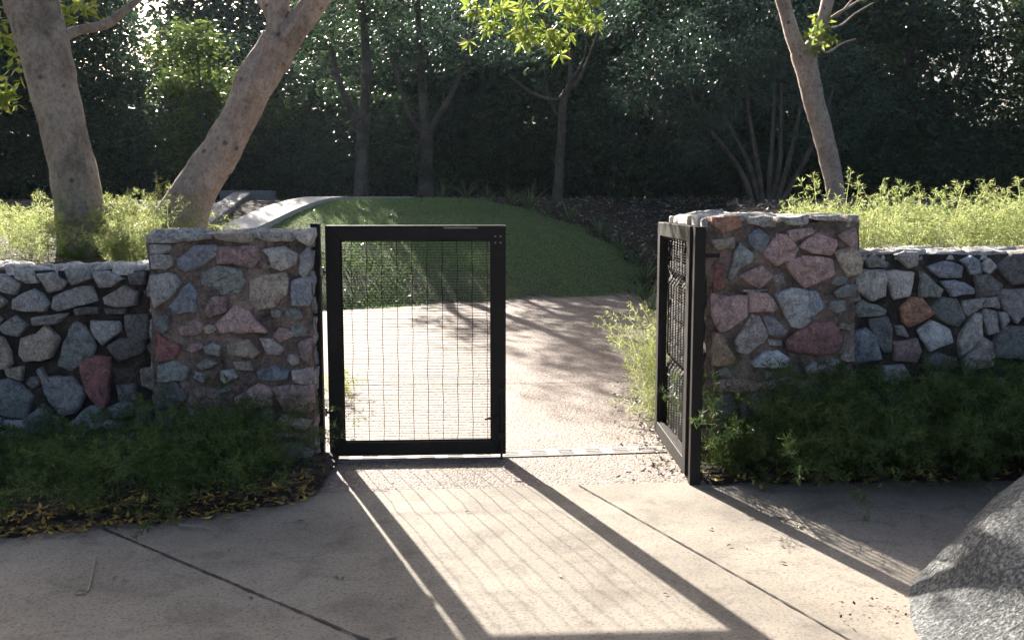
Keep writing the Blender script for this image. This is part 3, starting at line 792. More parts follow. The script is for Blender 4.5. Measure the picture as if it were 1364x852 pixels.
def unit(v): return v / np.maximum(np.linalg.norm(v, axis=-1, keepdims=True), 1e-9)

def rand_leaves(C, rs, ln, wd, droop=.3, fold=.15):
    n = len(C)
    D = rs.normal(size=(n, 3)); D[:, 2] = D[:, 2] * .6 - droop; D = unit(D)
    W = unit(np.cross(D, rs.normal(size=(n, 3))))
    l = ln * rs.uniform(.6, 1.25, n); w = wd * rs.uniform(.7, 1.2, n)
    return leaf_quads(C, D, W, l, w, fold)

def crown_pts(blobs, n, rs, clump=.28, per=22):
    """leaf positions in clumps spread near the surface of the given ellipsoids"""
    w = np.array([b[1][0]*b[1][1]+b[1][1]*b[1][2]+b[1][0]*b[1][2] for b in blobs]); w = w / w.sum()
    k = max(1, n // per); ids = rs.choice(len(blobs), k, p=w)
    ctr = np.array([b[0] for b in blobs])[ids]; rad = np.array([b[1] for b in blobs])[ids]
    d = unit(rs.normal(size=(k, 3))); r = rs.uniform(.25, 1, k) ** .45
    cl = ctr + d * rad * r[:, None]
    cs = clump * rs.uniform(.5, 1.4, k)
    P = np.repeat(cl, per, 0) + rs.normal(size=(k*per, 3)) * np.repeat(cs, per)[:, None] * np.array([.6, .6, .38])
    return P

def crown(name, blobs, n, seed, ln, wd, mat, parent, clump=.28, per=22, droop=.3):
    rs = np.random.RandomState(seed)
    V, F = rand_leaves(crown_pts(blobs, n, rs, clump, per), rs, ln, wd, droop)
    return link_mesh(name, np_mesh(name, V, F), M[mat], parent)

def limb_tube(mb, P, r, n=8, jit=.0):
    mb.tube([p[:3] for p in P], r, n, True, jit)

# feathery fern mass ------------------------------------------------
def fern_mass(name, roots, dirs, lens, seed, mat, needle=.018, nw=.0026, side=.07, nside=16, nneedle=9, parent=None, droop=1.0, stemmat=None):
    """roots (n,3), dirs (n,3) launch directions, lens (n): arching stems carrying fine needle sprays"""
    rs = np.random.RandomState(seed); n = len(roots); K = nside
    t = np.linspace(.12, 1, K)[None, :, None]
    Lr = lens[:, None, None]
    pos = roots[:, None, :] + dirs[:, None, :] * t * Lr + np.array([0, 0, -1])[None, None, :] * (t ** 2) * Lr * .42 * droop
    tan = unit(dirs[:, None, :] * Lr + np.array([0, 0, -1]) * 2 * t * Lr * .42 * droop)
    sidev = unit(np.cross(tan, rs.normal(size=(n, K, 3))))
    sl = side * (1 - .75 * t[..., 0] ** 2) * rs.uniform(.6, 1.3, (n, K))
    sd = unit(sidev + tan * .55 + np.array([0, 0, -.12]))
    m = nneedle
    q = np.linspace(.1, 1, m)[None, None, :, None]
    C = pos[:, :, None, :] + sd[:, :, None, :] * q * sl[:, :, None, None]
    D = unit(rs.normal(size=(n, K, m, 3)) * .75 + sd[:, :, None, :] * .8)
    C = C.reshape(-1, 3); D = D.reshape(-1, 3)
    W = unit(np.cross(D, rs.normal(size=D.shape)))
    V, F = leaf_quads(C, D, W, needle * rs.uniform(.6, 1.5, len(C)), nw * rs.uniform(.7, 1.4, len(C)), 0)
    # stems as thin three-sided ribbons
    tt = np.linspace(0, 1, 7)[None, :, None]
    sp = roots[:, None, :] + dirs[:, None, :] * tt * Lr + np.array([0, 0, -1]) * (tt ** 2) * Lr * .42 * droop
    sw = unit(np.cross(dirs, rs.normal(size=dirs.shape)))[:, None, :] * .0014
    SV = np.stack([sp - sw, sp + sw], 2).reshape(-1, 3); base = len(V)
    idx = (np.arange(n)[:, None] * 14 + np.arange(6)[None, :] * 2).ravel() + base
    SF = np.concatenate([np.stack([idx, idx+1, idx+3], 1), np.stack([idx, idx+3, idx+2], 1)])
    return link_mesh(name, np_mesh(name, np.concatenate([V, SV]), np.concatenate([F, SF])), M[mat], parent)

def poly_sample(n, rs, f):
    out = []
    while len(out) < n:
        p = f(rs)
        if p is not None: out.append(p)
    return np.array(out)

def launch(rs, n, spread, bias=(0, 0, 0)):
    d = rs.normal(size=(n, 3)) * spread; d[:, 2] = np.abs(d[:, 2]) * .4 + 1.0
    return unit(d + np.array(bias))

# beds in front of the walls -----------------------------------------
def bed_edge(x): return np.interp(x, [-4.5, -2.14, -1.28, -.90, -.86], [3.1, 3.95, 4.24, 4.53, 4.9])
rs = np.random.RandomState(21)
def fl(rs):
    x = rs.uniform(-3.6, -1.14); y = rs.uniform(float(bed_edge(x)) + .22, 5.33 if x < lp0 else 5.05)
    return (x, y, .0)
nb = 620
Rt = poly_sample(nb, rs, fl); Dr = launch(rs, nb, .7, (0, -.28, 0)); Dr[Rt[:, 0] > -1.35, 0] -= .35; Dr = unit(Dr)
hgt = .46 + .13 * np.sin(Rt[:, 0] * 3.1) + rs.uniform(-.14, .12, nb)
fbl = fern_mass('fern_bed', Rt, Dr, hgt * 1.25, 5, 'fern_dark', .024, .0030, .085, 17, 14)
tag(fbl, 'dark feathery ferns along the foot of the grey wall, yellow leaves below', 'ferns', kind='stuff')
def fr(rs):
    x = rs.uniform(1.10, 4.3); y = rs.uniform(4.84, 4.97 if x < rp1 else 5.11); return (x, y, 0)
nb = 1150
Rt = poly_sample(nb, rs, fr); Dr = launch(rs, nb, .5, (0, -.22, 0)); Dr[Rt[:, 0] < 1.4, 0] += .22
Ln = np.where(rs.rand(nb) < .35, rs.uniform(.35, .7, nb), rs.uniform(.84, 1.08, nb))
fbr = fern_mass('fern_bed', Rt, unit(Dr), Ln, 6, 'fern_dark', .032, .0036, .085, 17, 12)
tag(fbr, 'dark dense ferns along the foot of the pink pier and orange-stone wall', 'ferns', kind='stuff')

# bed soil in front of the walls
def soil_strip(name, pts_front, yback, label):
    vs = []; fs = []; n = len(pts_front); K = 6
    for i, (x, y) in enumerate(pts_front):
        for k in range(K + 1):
            t = k / K
            vs.append((x, y + (yback(x) - y) * t, .013 + .045 * math.sin(min(1, t * 3) * 1.57) * (1 if 0 < i < n-1 else .4)))
    for i in range(n - 1):
        for k in range(K): fs.append((i*(K+1)+k, (i+1)*(K+1)+k, (i+1)*(K+1)+k+1, i*(K+1)+k+1))
    me = bpy.data.meshes.new(name); me.from_pydata(vs, [], fs); me.update()
    return tag(link_mesh(name, me, M['soil'], None, True), label, kind='structure')
xx = np.linspace(-4.4, -.93, 90)
soil_strip('bed_soil', [(x, float(bed_edge(x)) + .03 * math.sin(x * 13) + .02 * math.sin(x * 37)) for x in xx], lambda x: 5.42 if x < lp0 else 5.14, 'dark soil bed under the ferns by the grey wall')
xx = np.linspace(.965, 5, 80)
soil_strip('bed_soil', [(x, 4.70 + .045 * (x - .95) + .02 * math.sin(x * 17) + .012 * math.sin(x * 41)) for x in xx], lambda x: 5.02 if x < rp1 else 5.17, 'dark soil bed under the ferns by the pink pier')

# lit ferns on top of the walls ---------------------------------------
def ft(rs):
    x = rs.uniform(1.82, 4.4); y = rs.uniform(5.50, 6.9); return (x, y, tz(x, y) - .02)
nb = 640
Rt = poly_sample(nb, rs, ft); Dr = launch(rs, nb, .34); Ln = rs.uniform(.26, .50, nb)
tall = rs.rand(nb) < .16; Ln[tall] *= 1.5
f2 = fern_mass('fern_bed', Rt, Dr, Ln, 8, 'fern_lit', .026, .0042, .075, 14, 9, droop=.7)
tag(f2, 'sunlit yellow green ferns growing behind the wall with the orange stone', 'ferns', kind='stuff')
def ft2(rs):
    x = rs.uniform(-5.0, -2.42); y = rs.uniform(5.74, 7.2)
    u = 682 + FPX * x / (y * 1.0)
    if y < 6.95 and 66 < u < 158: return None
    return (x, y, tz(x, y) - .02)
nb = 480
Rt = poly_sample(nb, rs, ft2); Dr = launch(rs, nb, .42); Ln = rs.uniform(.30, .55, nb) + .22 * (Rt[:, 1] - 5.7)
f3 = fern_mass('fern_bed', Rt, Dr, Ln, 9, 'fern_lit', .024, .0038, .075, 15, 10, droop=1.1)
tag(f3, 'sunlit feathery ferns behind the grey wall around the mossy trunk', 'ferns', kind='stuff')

def fern_plant(label, x, y, z, n, lo, hi, spread, seed, mat='fern_lit', bias=(0, 0, 0), droop=1.0, spot=.05):
    rs = np.random.RandomState(seed)
    Rt = np.stack([rs.normal(size=n) * spot, rs.normal(size=n) * spot, np.full(n, -.01)], 1)
    o = fern_mass('fern', Rt, launch(rs, n, spread, bias), rs.uniform(lo, hi, n), seed, mat, .024, .0036, .07, 15, 9, droop=droop)
    o.location = (x, y, z); return tag(o, label, 'fern')
p = on_plane(168, 345, 5.95)
fern_plant('bright fern tuft growing between the mossy trunk and the stone pier', p.x, 5.95, tz(p.x, 5.95), 46, .2, .42, .35, 31)
p = on_plane(208, 300, 6.25)
fern_plant('wispy fern reaching up in front of the leaning trunk base', p.x, 6.25, tz(p.x, 6.25), 46, .42, .78, .55, 32, droop=.7)
p = on_plane(296, 310, 6.2)
fern_plant('arching fern sprays just above the top of the pier by the closed gate', p.x, 6.2, tz(p.x, 6.2) , 30, .4, .66, .6, 33, droop=.9)
fern_plant('pale fern spilling over the paving beside the open gate', 1.12, 6.6, tz(1.12, 6.6), 130, .5, 1.12, .24, 34, bias=(-.04, -.1, 0), spot=.12, droop=.75)
fern_plant('low pale fern at the end of the open gate, nearer than the taller one', 1.03, 6.08, tz(1.03, 6.08), 42, .22, .56, .4, 35, bias=(-.12, 0, 0), spot=.06)
fern_plant('small fern seen through the mesh of the closed gate', -1.25, 6.9, .03, 12, .2, .36, .5, 36, bias=(.2, 0, 0), spot=.07)
fern_plant('lit fern tuft at the end of the dark fern bed beside the open gate', 1.10, 4.86, .03, 40, .25, .55, .30, 37, mat='leaf_mid', bias=(.05, -.1, 0), spot=.04)

# ------------------------------------------------------------------ lawn blades, litter
def blades(name, pts, rs, h, w, mat, lean=.35):
    n = len(pts); D = rs.normal(size=(n, 3)) * lean; D[:, 2] = 1; D = unit(D)
    W = unit(np.cross(D, rs.normal(size=(n, 3)))); hh = h * rs.uniform(.5, 1.3, n)
    V = np.stack([pts - W * w, pts + W * w, pts + D * hh[:, None]], 1).reshape(-1, 3)
    return link_mesh(name, np_mesh(name, V, np.arange(n * 3).reshape(n, 3)), M[mat])
rs = np.random.RandomState(41)
n = 260000
gx = rs.uniform(-4.2, 2.0, n); gy = rs.uniform(10.2, 17.5, n); k = in_lawn(gx + rs.normal(size=n) * .09, gy + np.abs(rs.normal(size=n)) * .02); gx, gy = gx[k], gy[k]
dens = np.array([noise.noise((a * 1.3, c * 1.3, 0)) for a, c in zip(gx[:], gy[:])]); dens2 = np.array([noise.noise((a * .45, c * .6, 7)) for a, c in zip(gx, gy)]); k = rs.rand(len(gx)) < np.clip(.75 + .9 * dens + 1.1 * dens2, .12, 1); gx, gy = gx[k], gy[k]
P = np.stack([gx, gy, base_z(gx, gy) + .005], 1)
tag(blades('grass', P, rs, .036, .005, 'grass', .75), 'short green grass of the lawn', 'grass', kind='stuff')

def flat_leaves(name, xy, zf, rs, ln, wd, mat, tilt=.35):
    n = len(xy); z = zf(xy[:, 0], xy[:, 1]) + rs.uniform(.004, .03, n)
    C = np.stack([xy[:, 0], xy[:, 1], z], 1)
    a = rs.uniform(0, 6.28, n); D = unit(np.stack([np.cos(a), np.sin(a), rs.normal(size=n) * tilt], 1))
    W = unit(np.cross(D, np.stack([rs.normal(size=n) * tilt, rs.normal(size=n) * tilt, np.ones(n)], 1)))
    V, F = leaf_quads(C, D, W, ln * rs.uniform(.5, 1.4, n), wd * rs.uniform(.6, 1.3, n), .2)
    return link_mesh(name, np_mesh(name, V, F), M[mat])
n = 2300
x = rs.uniform(-3.6, -.95, n); e = bed_edge(x); y = e + np.abs(rs.normal(size=n)) * .16 - .02 - rs.rand(n) ** 3 * .12
o = flat_leaves('leaf_litter', np.stack([x, y], 1), lambda a, c: np.where(c > bed_edge(a) + .05, .05, .015), rs, .044, .017, 'litter')
tag(o, 'yellow and brown fallen leaves along the edge of the fern bed by the grey wall', 'fallen leaves', kind='stuff')
n = 1100
x = rs.uniform(.97, 4, n); y = 4.70 + .045 * (x - .95) + np.abs(rs.normal(size=n)) * .10 - rs.rand(n) ** 3 * .14
o = flat_leaves('leaf_litter', np.stack([x, y], 1), lambda a, c: np.full(len(a), .028), rs, .05, .018, 'litter')
tag(o, 'dry brown leaves along the edge of the fern bed by the pink pier', 'fallen leaves', kind='stuff')
n = 420
x = rs.normal(size=n) * .09 + .80; y = rs.uniform(4.75, 7.2, n); x = x + .06 * (y - 5)
o = flat_leaves('leaf_litter', np.stack([x, y], 1), lambda a, c: base_z(a, c) + .006, rs, .045, .014, 'litter_pale')
tag(o, 'dry leaf bits swept along the paving beside the open gate', 'fallen leaves', kind='stuff')
n = 9000
x = rs.uniform(-4, 9, n); y = rs.uniform(12.6, 20, n); k = (x > mulch_x(y) - .1); x, y = x[k], y[k]
o = flat_leaves('leaf_litter', np.stack([x, y], 1), terr_z, rs, .09, .035, 'litter_pale', .5)
tag(o, 'pale dry leaves and chips scattered over the dark mulch beyond the pink pier', 'fallen leaves', kind='stuff')
n = 260
x = rs.uniform(-3, 1.4, n); y = rs.uniform(11, 17, n); k = in_lawn(x, y); x, y = x[k], y[k]
o = flat_leaves('leaf_litter', np.stack([x, y], 1), lambda a, c: base_z(a, c) + .03, rs, .06, .03, 'litter_pale')
tag(o, 'few pale leaves scattered over the lawn', 'fallen leaves', kind='stuff')
n = 500
x = rs.uniform(-1.0, .95, n); y = rs.uniform(4.7, 8, n)
o = flat_leaves('grit', np.stack([x, y], 1), lambda a, c: base_z(a, c) + .002, rs, .016, .008, 'litter_pale')
tag(o, 'fine bits of leaf and grit strewn on the aggregate paving', 'grit', kind='stuff')

# single leaves and twigs lying on the concrete
LF = []
def single_leaf(u, v, ln, rot, mat, label, group=None):
    q = on_ground(u, v, .012); rs = np.random.RandomState(int(u * 7 + v))
    t = np.linspace(0, 1, 7); w = .5 * ln * .42 * np.sin(np.pi * t ** .8); up = .18 * ln * np.sin(np.pi * t) * rs.uniform(.2, 1)
    V = []; F = []
    for i in range(7):
        V += [(t[i]*ln, w[i], up[i] + w[i] * .5), (t[i]*ln, 0, up[i]), (t[i]*ln, -w[i], up[i] + w[i] * .4)]
        if i: F += [(3*i-3, 3*i-2, 3*i+1, 3*i), (3*i-2, 3*i-1, 3*i+2, 3*i+1)]
    me = bpy.data.meshes.new('fallen_leaf'); me.from_pydata(V, [], F); me.update()
    o = link_mesh('fallen_leaf', me, M[mat]); o.location = q; o.rotation_euler = (0, 0, rot); return tag(o, label, 'leaf', group)
single_leaf(62, 704, .075, .5, 'yellow', 'large yellow leaf lying on the litter at the bed edge near the frame side')
single_leaf(98, 789, .05, .1, 'litter', 'small dry leaf lying at the foot of the pale twig')
for i, (u, v) in enumerate([(150, 770), (160, 775), (450, 770), (455, 662), (470, 690), (440, 690), (456, 768), (535, 749), (330, 795), (390, 672), (395, 695), (305, 735), (620, 682), (745, 765), (890, 790), (950, 705), (968, 727), (992, 729), (1048, 750), (815, 852 - 8), (1040, 690), (1065, 700), (1090, 690), (1150, 690)]):
    single_leaf(u, v, random.uniform(.018, .036), random.uniform(0, 6), ('rust_stem', 'litter_pale')[i % 2], 'tiny dry leaf scrap lying alone on the concrete pavement', 'leaf scraps scattered on the concrete')
n = 26
q = [on_ground(1165 + random.gauss(0, 30), 818 + random.gauss(0, 9)) for _ in range(n)]
o = flat_leaves('debris', np.array([(p.x, p.y) for p in q]), lambda a, c: np.full(len(a), .01), rs, .016, .009, 'rust_stem')
tag(o, 'small patch of dark leaf crumbs on the sunlit concrete near the boulder', 'debris', kind='stuff')
def twig(pts, r, label):
    b = MB(); P = spline([tuple(on_ground(u, v, .012 + dz)) for u, v, dz in pts], 5); b.tube(P, np.linspace(r, r*.6, len(P)), 6, True, .3)
    return tag(b.build('twig', M['twig']), label, 'twig')
twig([(127, 741, .012), (124, 757, .0), (121, 772, .004), (117, 787, 0)], .005, 'pale knobbly twig lying on the shaded concrete')
twig([(240, 699, .01), (262, 701, .012), (280, 704, .004)], .005, 'short dark twig sticking out of the fern bed onto the concrete')
twig([(528, 848, .01), (518, 850, .004), (505, 852, .0)], .005, 'short twig near the patch of light on the concrete')
twig([(1045, 694, .005), (1052, 691, .02), (1070, 697, .004)], .004, 'small forked twig lying in the striped shadow of the open gate')

# ------------------------------------------------------------------ boulder
bo = MB(); bc = Vector((2.5, 3.05, 0)); nS, nT = 30, 72
prof = [(1.03, -.06), (1.02, .0), (1.0, .06), (.965, .14), (.91, .24), (.83, .34), (.71, .44), (.57, .52), (.40, .58), (.2, .61), (.0, .62)]
PR = spline(prof, 4)
vs = []; fs = []
for i, (r, z) in enumerate(PR):
    for k in range(nT):
        t = 2 * math.pi * k / nT; p = Vector((r * math.cos(t), r * .95 * math.sin(t), z))
        q = 1.04 + .03 * noise.noise(Vector((math.cos(t) * 1.3, math.sin(t) * 1.3, z * 1.6 + 3))) + .018 * noise.noise(p * 3) + .012 * noise.noise(p * 13)
        q *= 1 + .22 * max(0, math.cos(t + 2.45)) ** 2 * max(0, 1 - max(z, 0) / .16) ** 1.5
        vs.append((p.x * q, p.y * q, z + .03 * noise.noise(p * 3) * min(1, max(0, z) * 8)))
    if i:
        for k in range(nT): fs.append(((i-1)*nT+k, (i-1)*nT+(k+1) % nT, i*nT+(k+1) % nT, i*nT+k))
bo.add(vs, fs); o = bo.build('boulder', M['boulder'], None, True); o.location = bc; o.scale = (1, 1, .93)
tag(o, 'large rough grey boulder with light dapples resting on the concrete', 'boulder')

# ------------------------------------------------------------------ trees in front
def px_path(P, Y, dy=0.0):
    """(u, v, width px) -> points with radius at depth Y (dy: extra depth per step)"""
    out = []
    for i, (u, v, w) in enumerate(P):
        y = Y + dy * i; q = on_plane(u, v, y); out.append((q.x, q.y, q.z, w * .5 * y / FPX))
    return out
def trunk_part(name, P, parent, mat, per=8, n=18, jit=.10):
    off = Vector(parent.matrix_world.translation) if False else Vector(parent.location)
    Q = spline(P, per); b = MB()
    b.tube([Vector(q[:3]) - off for q in Q], [q[3] for q in Q], n, True, jit)
    return b.build(name, M[mat], parent, True)

# 1: big leaning trunk with mossy base
Y1 = 6.7
T1 = px_path([(121, 420, 104), (116, 372, 80), (112, 330, 68), (107, 280, 62), (91, 200, 59), (67, 100, 62), (44, 10, 66), (25, -80, 70), (0, -190, 62), (-30, -330, 50), (-70, -480, 36)], Y1)
t1 = empty('tree', (T1[1][0], Y1, T1[1][2])); tag(t1, 'thick grey tree trunk with a mossy base leaning over the grey stone wall', 'tree')
trunk_part('trunk', T1, t1, 'bark_big')
LB = px_path([(70, 58, 16), (100, 42, 13), (140, 33, 12), (165, 15, 10), (190, -6, 9), (240, -60, 8)], Y1, .06)
trunk_part('branch', LB, t1, 'bark_big', 5, 8)
def off_blobs(bl, root): return [((c[0]-root.location.x, c[1]-root.location.y, c[2]-root.location.z), r) for c, r in bl]
crown('crown', off_blobs([((-4.2, 7.6, 5.2), (1.5, 1.4, .9)), ((-5.6, 7.0, 4.6), (1.2, 1.2, .9)), ((-3.6, 8.6, 4.3), (.8, .7, .6)), ((-4.6, 9.0, 4.9), (1.0, .9, .8))], t1), 7000, 51, .13, .05, 'leaf_mid', t1, .3, 20)
# leaf sprays hanging into view around the big trunk
for i_, bl_ in enumerate([(on_plane(8, 70, 7.2), (.12, .2, .22)), (on_plane(100, 10, 7.3), (.16, .2, .14)), (on_plane(2, 130, 7.1), (.06, .12, .10)), (on_plane(18, 30, 7.4), (.15, .2, .15))]):
    crown('foliage', off_blobs([bl_], t1), 90, 52 + i_ * 100, .10, .036, 'leaf_bright', t1, .10, 10)

# 2: leaning trunk that forks
Y2 = 6.7
T2 = px_path([(222, 345, 92), (240, 300, 72), (263, 250, 55), (288, 210, 50), (309, 176, 47), (326, 140, 46), (342, 106, 51), (358, 78, 48), (372, 52, 44)], Y2)
t2 = empty('tree', (T2[1][0], Y2, T2[1][2])); tag(t2, 'warm grey tree trunk leaning away from the pier and forking high up', 'tree')
trunk_part('trunk', T2, t2, 'bark_lean', 8, 20, .13)
trunk_part('limb', px_path([(362, 80, 36), (368, 48, 31), (372, 10, 28), (372, -50, 26), (362, -140, 22), (345, -260, 15)], Y2), t2, 'bark_lean', 6, 12)
LM2 = px_path([(364, 84, 40), (388, 46, 36), (412, 14, 33), (440, -25, 30)], Y2) + px_path([(490, -75, 25), (560, -125, 20), (640, -155, 14), (720, -150, 9)], Y2 + .3, .33)
trunk_part('limb', LM2, t2, 'bark_lean', 6, 12)
b = MB()
for pts in ([(378, 48, 7), (392, 28, 6), (405, 8, 5), (424, -14, 4)], [(333, 118, 5), (345, 78, 4), (352, 50, 3), (350, 40, 2)]):
    Q = spline(px_path(pts, Y2 - .16), 5); b.tube([Vector(q[:3]) - Vector(t2.location) for q in Q], [q[3] for q in Q], 6)
b.build('twig', M['bark_lean'], t2, True)
crown('crown', off_blobs([((-2.6, 7.6, 4.9), (1.1, 1.0, .7)), ((-1.0, 7.6, 4.8), (.9, .8, .6)), ((-3.3, 9.0, 4.3), (.6, .5, .35))], t2), 3600, 53, .11, .036, 'leaf_mid', t2, .25, 20)
trunk_part('limb', px_path([(368, 30, 22), (330, -40, 20), (262, -90, 17)], Y2 + .2, .5) + px_path([(200, -95, 14), (140, -90, 9)], 8.8, .7), t2, 'bark_lean', 6, 10)
crown('crown', off_blobs([((-3.3, 9.75, 3.85), (.42, .36, .22)), ((-3.9, 9.8, 3.9), (.6, .42, .26)), ((-4.5, 9.7, 3.9), (.5, .4, .3)), ((-4.1, 10.1, 3.95), (.6, .3, .28)), ((-4.05, 10.5, 3.98), (.6, .3, .25))], t2), 10500, 57, .11, .04, 'leaf_mid', t2, .15, 20)  # unseen leaf clumps, shaped and placed to shade the concrete by the grey wall
# hanging branch with bright rosettes of narrow leaves
def rosettes(name, C, rs, per, ln, wd, mat, parent):
    k = len(C); Cc = np.repeat(C, per, 0); D = rs.normal(size=(k*per, 3)); D[:, 2] = D[:, 2] * .7 - .25; D = unit(D)
    W = unit(np.cross(D, rs.normal(size=D.shape)))
    V, F = leaf_quads(Cc + D * .008, D, W, ln * rs.uniform(.65, 1.2, len(D)), wd * rs.uniform(.8, 1.2, len(D)), .18)
    return link_mesh(name, np_mesh(name, V, F), M[mat], parent)
rs = np.random.RandomState(61); HB = []
spots = [(640, 12, 5, 22, 14), (650, 30, 4, 16, 10), (627, 52, 1, 4, 3), (700, 15, 6, 26, 12), (725, 40, 9, 34, 18), (740, 62, 6, 20, 10), (688, 38, 3, 10, 8), (765, 18, 6, 20, 14), (790, 34, 3, 10, 7), (715, 52, 4, 22, 10), (745, 8, 5, 30, 8), (700, -30, 9, 60, 22), (640, -30, 6, 40, 20), (775, -30, 7, 40, 22), (690, -75, 12, 60, 24), (770, -80, 12, 60, 26), (850, -60, 10, 50, 26), (740, -125, 12, 80, 26), (840, -120, 12, 60, 30), (672, 8, 2, 14, 8)]  # upper clumps out of view are added to cast dapples on the boulder
for u, v, k, su, sv in spots:
    HB = np.array([tuple(on_plane(u + rs.normal() * su * .55, v + rs.normal() * sv * .55, 8.0 + rs.normal() * .16)) for _ in range(k)])
    rosettes('foliage', HB - np.array(t2.location), rs, 14, .105, .026, 'leaf_bright', t2)
b = MB(); o2 = Vector(t2.location)
for pts in ([(640, -155), (636, -90), (640, -30), (634, 20), (627, 50)], [(700, -152), (705, -80), (712, -20), (722, 30), (742, 68)], [(720, -150), (752, -70), (770, -10), (790, 32)], [(712, -20), (695, 15), (688, 40)], [(640, -30), (655, 5), (660, 28)], [(722, 20), (738, 45), (735, 78)]):
    Q = spline([tuple(on_plane(u, v, 8.0)) for u, v in pts], 5); b.tube([Vector(q) - o2 for q in Q], np.linspace(.011, .004, len(Q)), 5)
b.build('hanging_branch', M['bark_dark'], t2, True)

# 3: slim forked trunk behind the pink pier
Y3 = 10.5
T3 = px_path([(1122, 330, 32), (1115, 270, 24), (1111, 245, 24), (1102, 202, 26), (1088, 150, 27), (1079, 110, 28), (1071, 75, 32), (1069, 62, 30)], Y3)
t3 = empty('tree', (T3[1][0], Y3, T3[1][2])); tag(t3, 'slim grey forked tree trunk rising behind the pink pier', 'tree')
trunk_part('trunk', T3, t3, 'bark_lean', 8, 14)
trunk_part('limb', px_path([(1066, 72, 22), (1056, 48, 20), (1048, 20, 18), (1038, -15, 17), (1020, -90, 13), (1000, -200, 7)], Y3), t3, 'bark_lean', 6, 10)
trunk_part('limb', px_path([(1076, 70, 20), (1088, 48, 17), (1097, 22, 16), (1104, -10, 15), (1112, -90, 11), (1120, -200, 6)], Y3), t3, 'bark_lean', 6, 10)
b = MB()
for pts in ([(1090, 40, 5), (1110, 22, 4), (1130, 10, 3.5), (1160, -8, 3)], [(1094, 38, 4), (1118, 35, 3), (1140, 18, 2.5), (1164, 4, 2)], [(1086, 55, 4), (1100, 70, 3), (1122, 58, 2.5), (1140, 52, 2)], [(1120, 18, 3), (1135, 0, 2.5), (1150, -20, 2)]):
    Q = spline(px_path(pts, Y3), 5); b.tube([Vector(q[:3]) - Vector(t3.location) for q in Q], [q[3] for q in Q], 5)
b.build('twig', M['bark_lean'], t3, True)
C = np.array([tuple(on_plane(1092 + rs.normal() * 9, 42 + rs.normal() * 13, Y3 - .1 + rs.normal() * .07)) for _ in range(17)])
rosettes('foliage', C - np.array(t3.location), rs, 10, .10, .035, 'leaf_bright', t3)
crown('crown', off_blobs([((3.4, 11, 5.0), (1.3, 1.2, .8)), ((2.4, 10.6, 5.2), (.9, .9, .7)), ((4.4, 11.2, 5.3), (1.1, 1.0, .8))], t3), 4200, 54, .11, .038, 'leaf_mid', t3, .3, 18)

# ------------------------------------------------------------------ slim dark trees at the top of the lawn
def slim_tree(label, Y, trunk, limbs, crowns, seed, mat='leaf_dark', nl=3200):
    P = px_path(trunk, Y); t = empty('slim_tree', (P[0][0], Y, P[0][2])); tag(t, label, 'tree')
    trunk_part('trunk', P, t, 'bark_dark', 6, 10)
    for l in limbs: trunk_part('limb', px_path(l, Y), t, 'bark_dark', 6, 7)
    bl = [(tuple(on_plane(u, v, Y + dy)), (r * Y / FPX, r * Y / FPX * .9, rz * Y / FPX)) for u, v, r, rz, dy in crowns]
    crown('crown', off_blobs(bl, t), nl, seed, .10, .042, mat, t, .24, 16)
    return t
slim_tree('slim dark tree with two steep limbs above the lawn beside the pale path', 17.6, [(482, 268, 20), (482, 230, 18), (483, 185, 17), (485, 150, 18)],
          [[(484, 160, 13), (488, 110, 14), (487, 60, 11), (480, 0, 9), (475, -60, 6)], [(482, 180, 12), (468, 145, 10), (452, 110, 9), (440, 60, 6)]],
          [(460, 20, 70, 45, .2), (510, -10, 70, 40, 0), (430, 60, 45, 30, .3), (480, -60, 90, 50, 0), (512, 138, 44, 22, .5), (450, 120, 34, 20, .5)], 71, nl=5800)  # the two lowest clumps are added to break up sun on the lawn
slim_tree('slim dark tree branching into three limbs at the middle of the lawn top', 18.0, [(567, 262, 25), (567, 235, 18), (568, 200, 17), (568, 175, 17)],
          [[(568, 185, 12), (564, 130, 12), (560, 80, 9), (556, 0, 6)], [(568, 180, 10), (588, 150, 9), (604, 122, 7), (625, 70, 5)], [(566, 180, 10), (548, 160, 8), (536, 125, 7), (520, 70, 5)]],
          [(560, 40, 70, 45, .2), (570, 80, 60, 30, .3), (620, 60, 50, 30, -.4), (520, 50, 45, 30, .2), (580, -30, 90, 50, 0)], 72, 'leaf_blue', 6500)
slim_tree('thin straight tree with bare spreading twigs beside the mulch', 16.6, [(742, 268, 16), (745, 230, 12), (748, 180, 11), (750, 140, 11), (754, 120, 9)],
          [[(752, 135, 8), (760, 100, 6), (757, 50, 4), (752, 0, 3)], [(754, 125, 7), (772, 105, 5), (785, 75, 4), (798, 40, 3)], [(750, 130, 6), (735, 133, 5), (705, 122, 4), (678, 100, 3)], [(748, 160, 5), (738, 148, 4), (730, 125, 3), (725, 90, 2)], [(756, 110, 4), (775, 85, 3), (782, 45, 2), (776, 0, 2)]],
          [(740, -20, 90, 40, 0), (680, 60, 60, 22, .2), (800, 20, 50, 40, .2)], 73, 'leaf_blue', 3600)

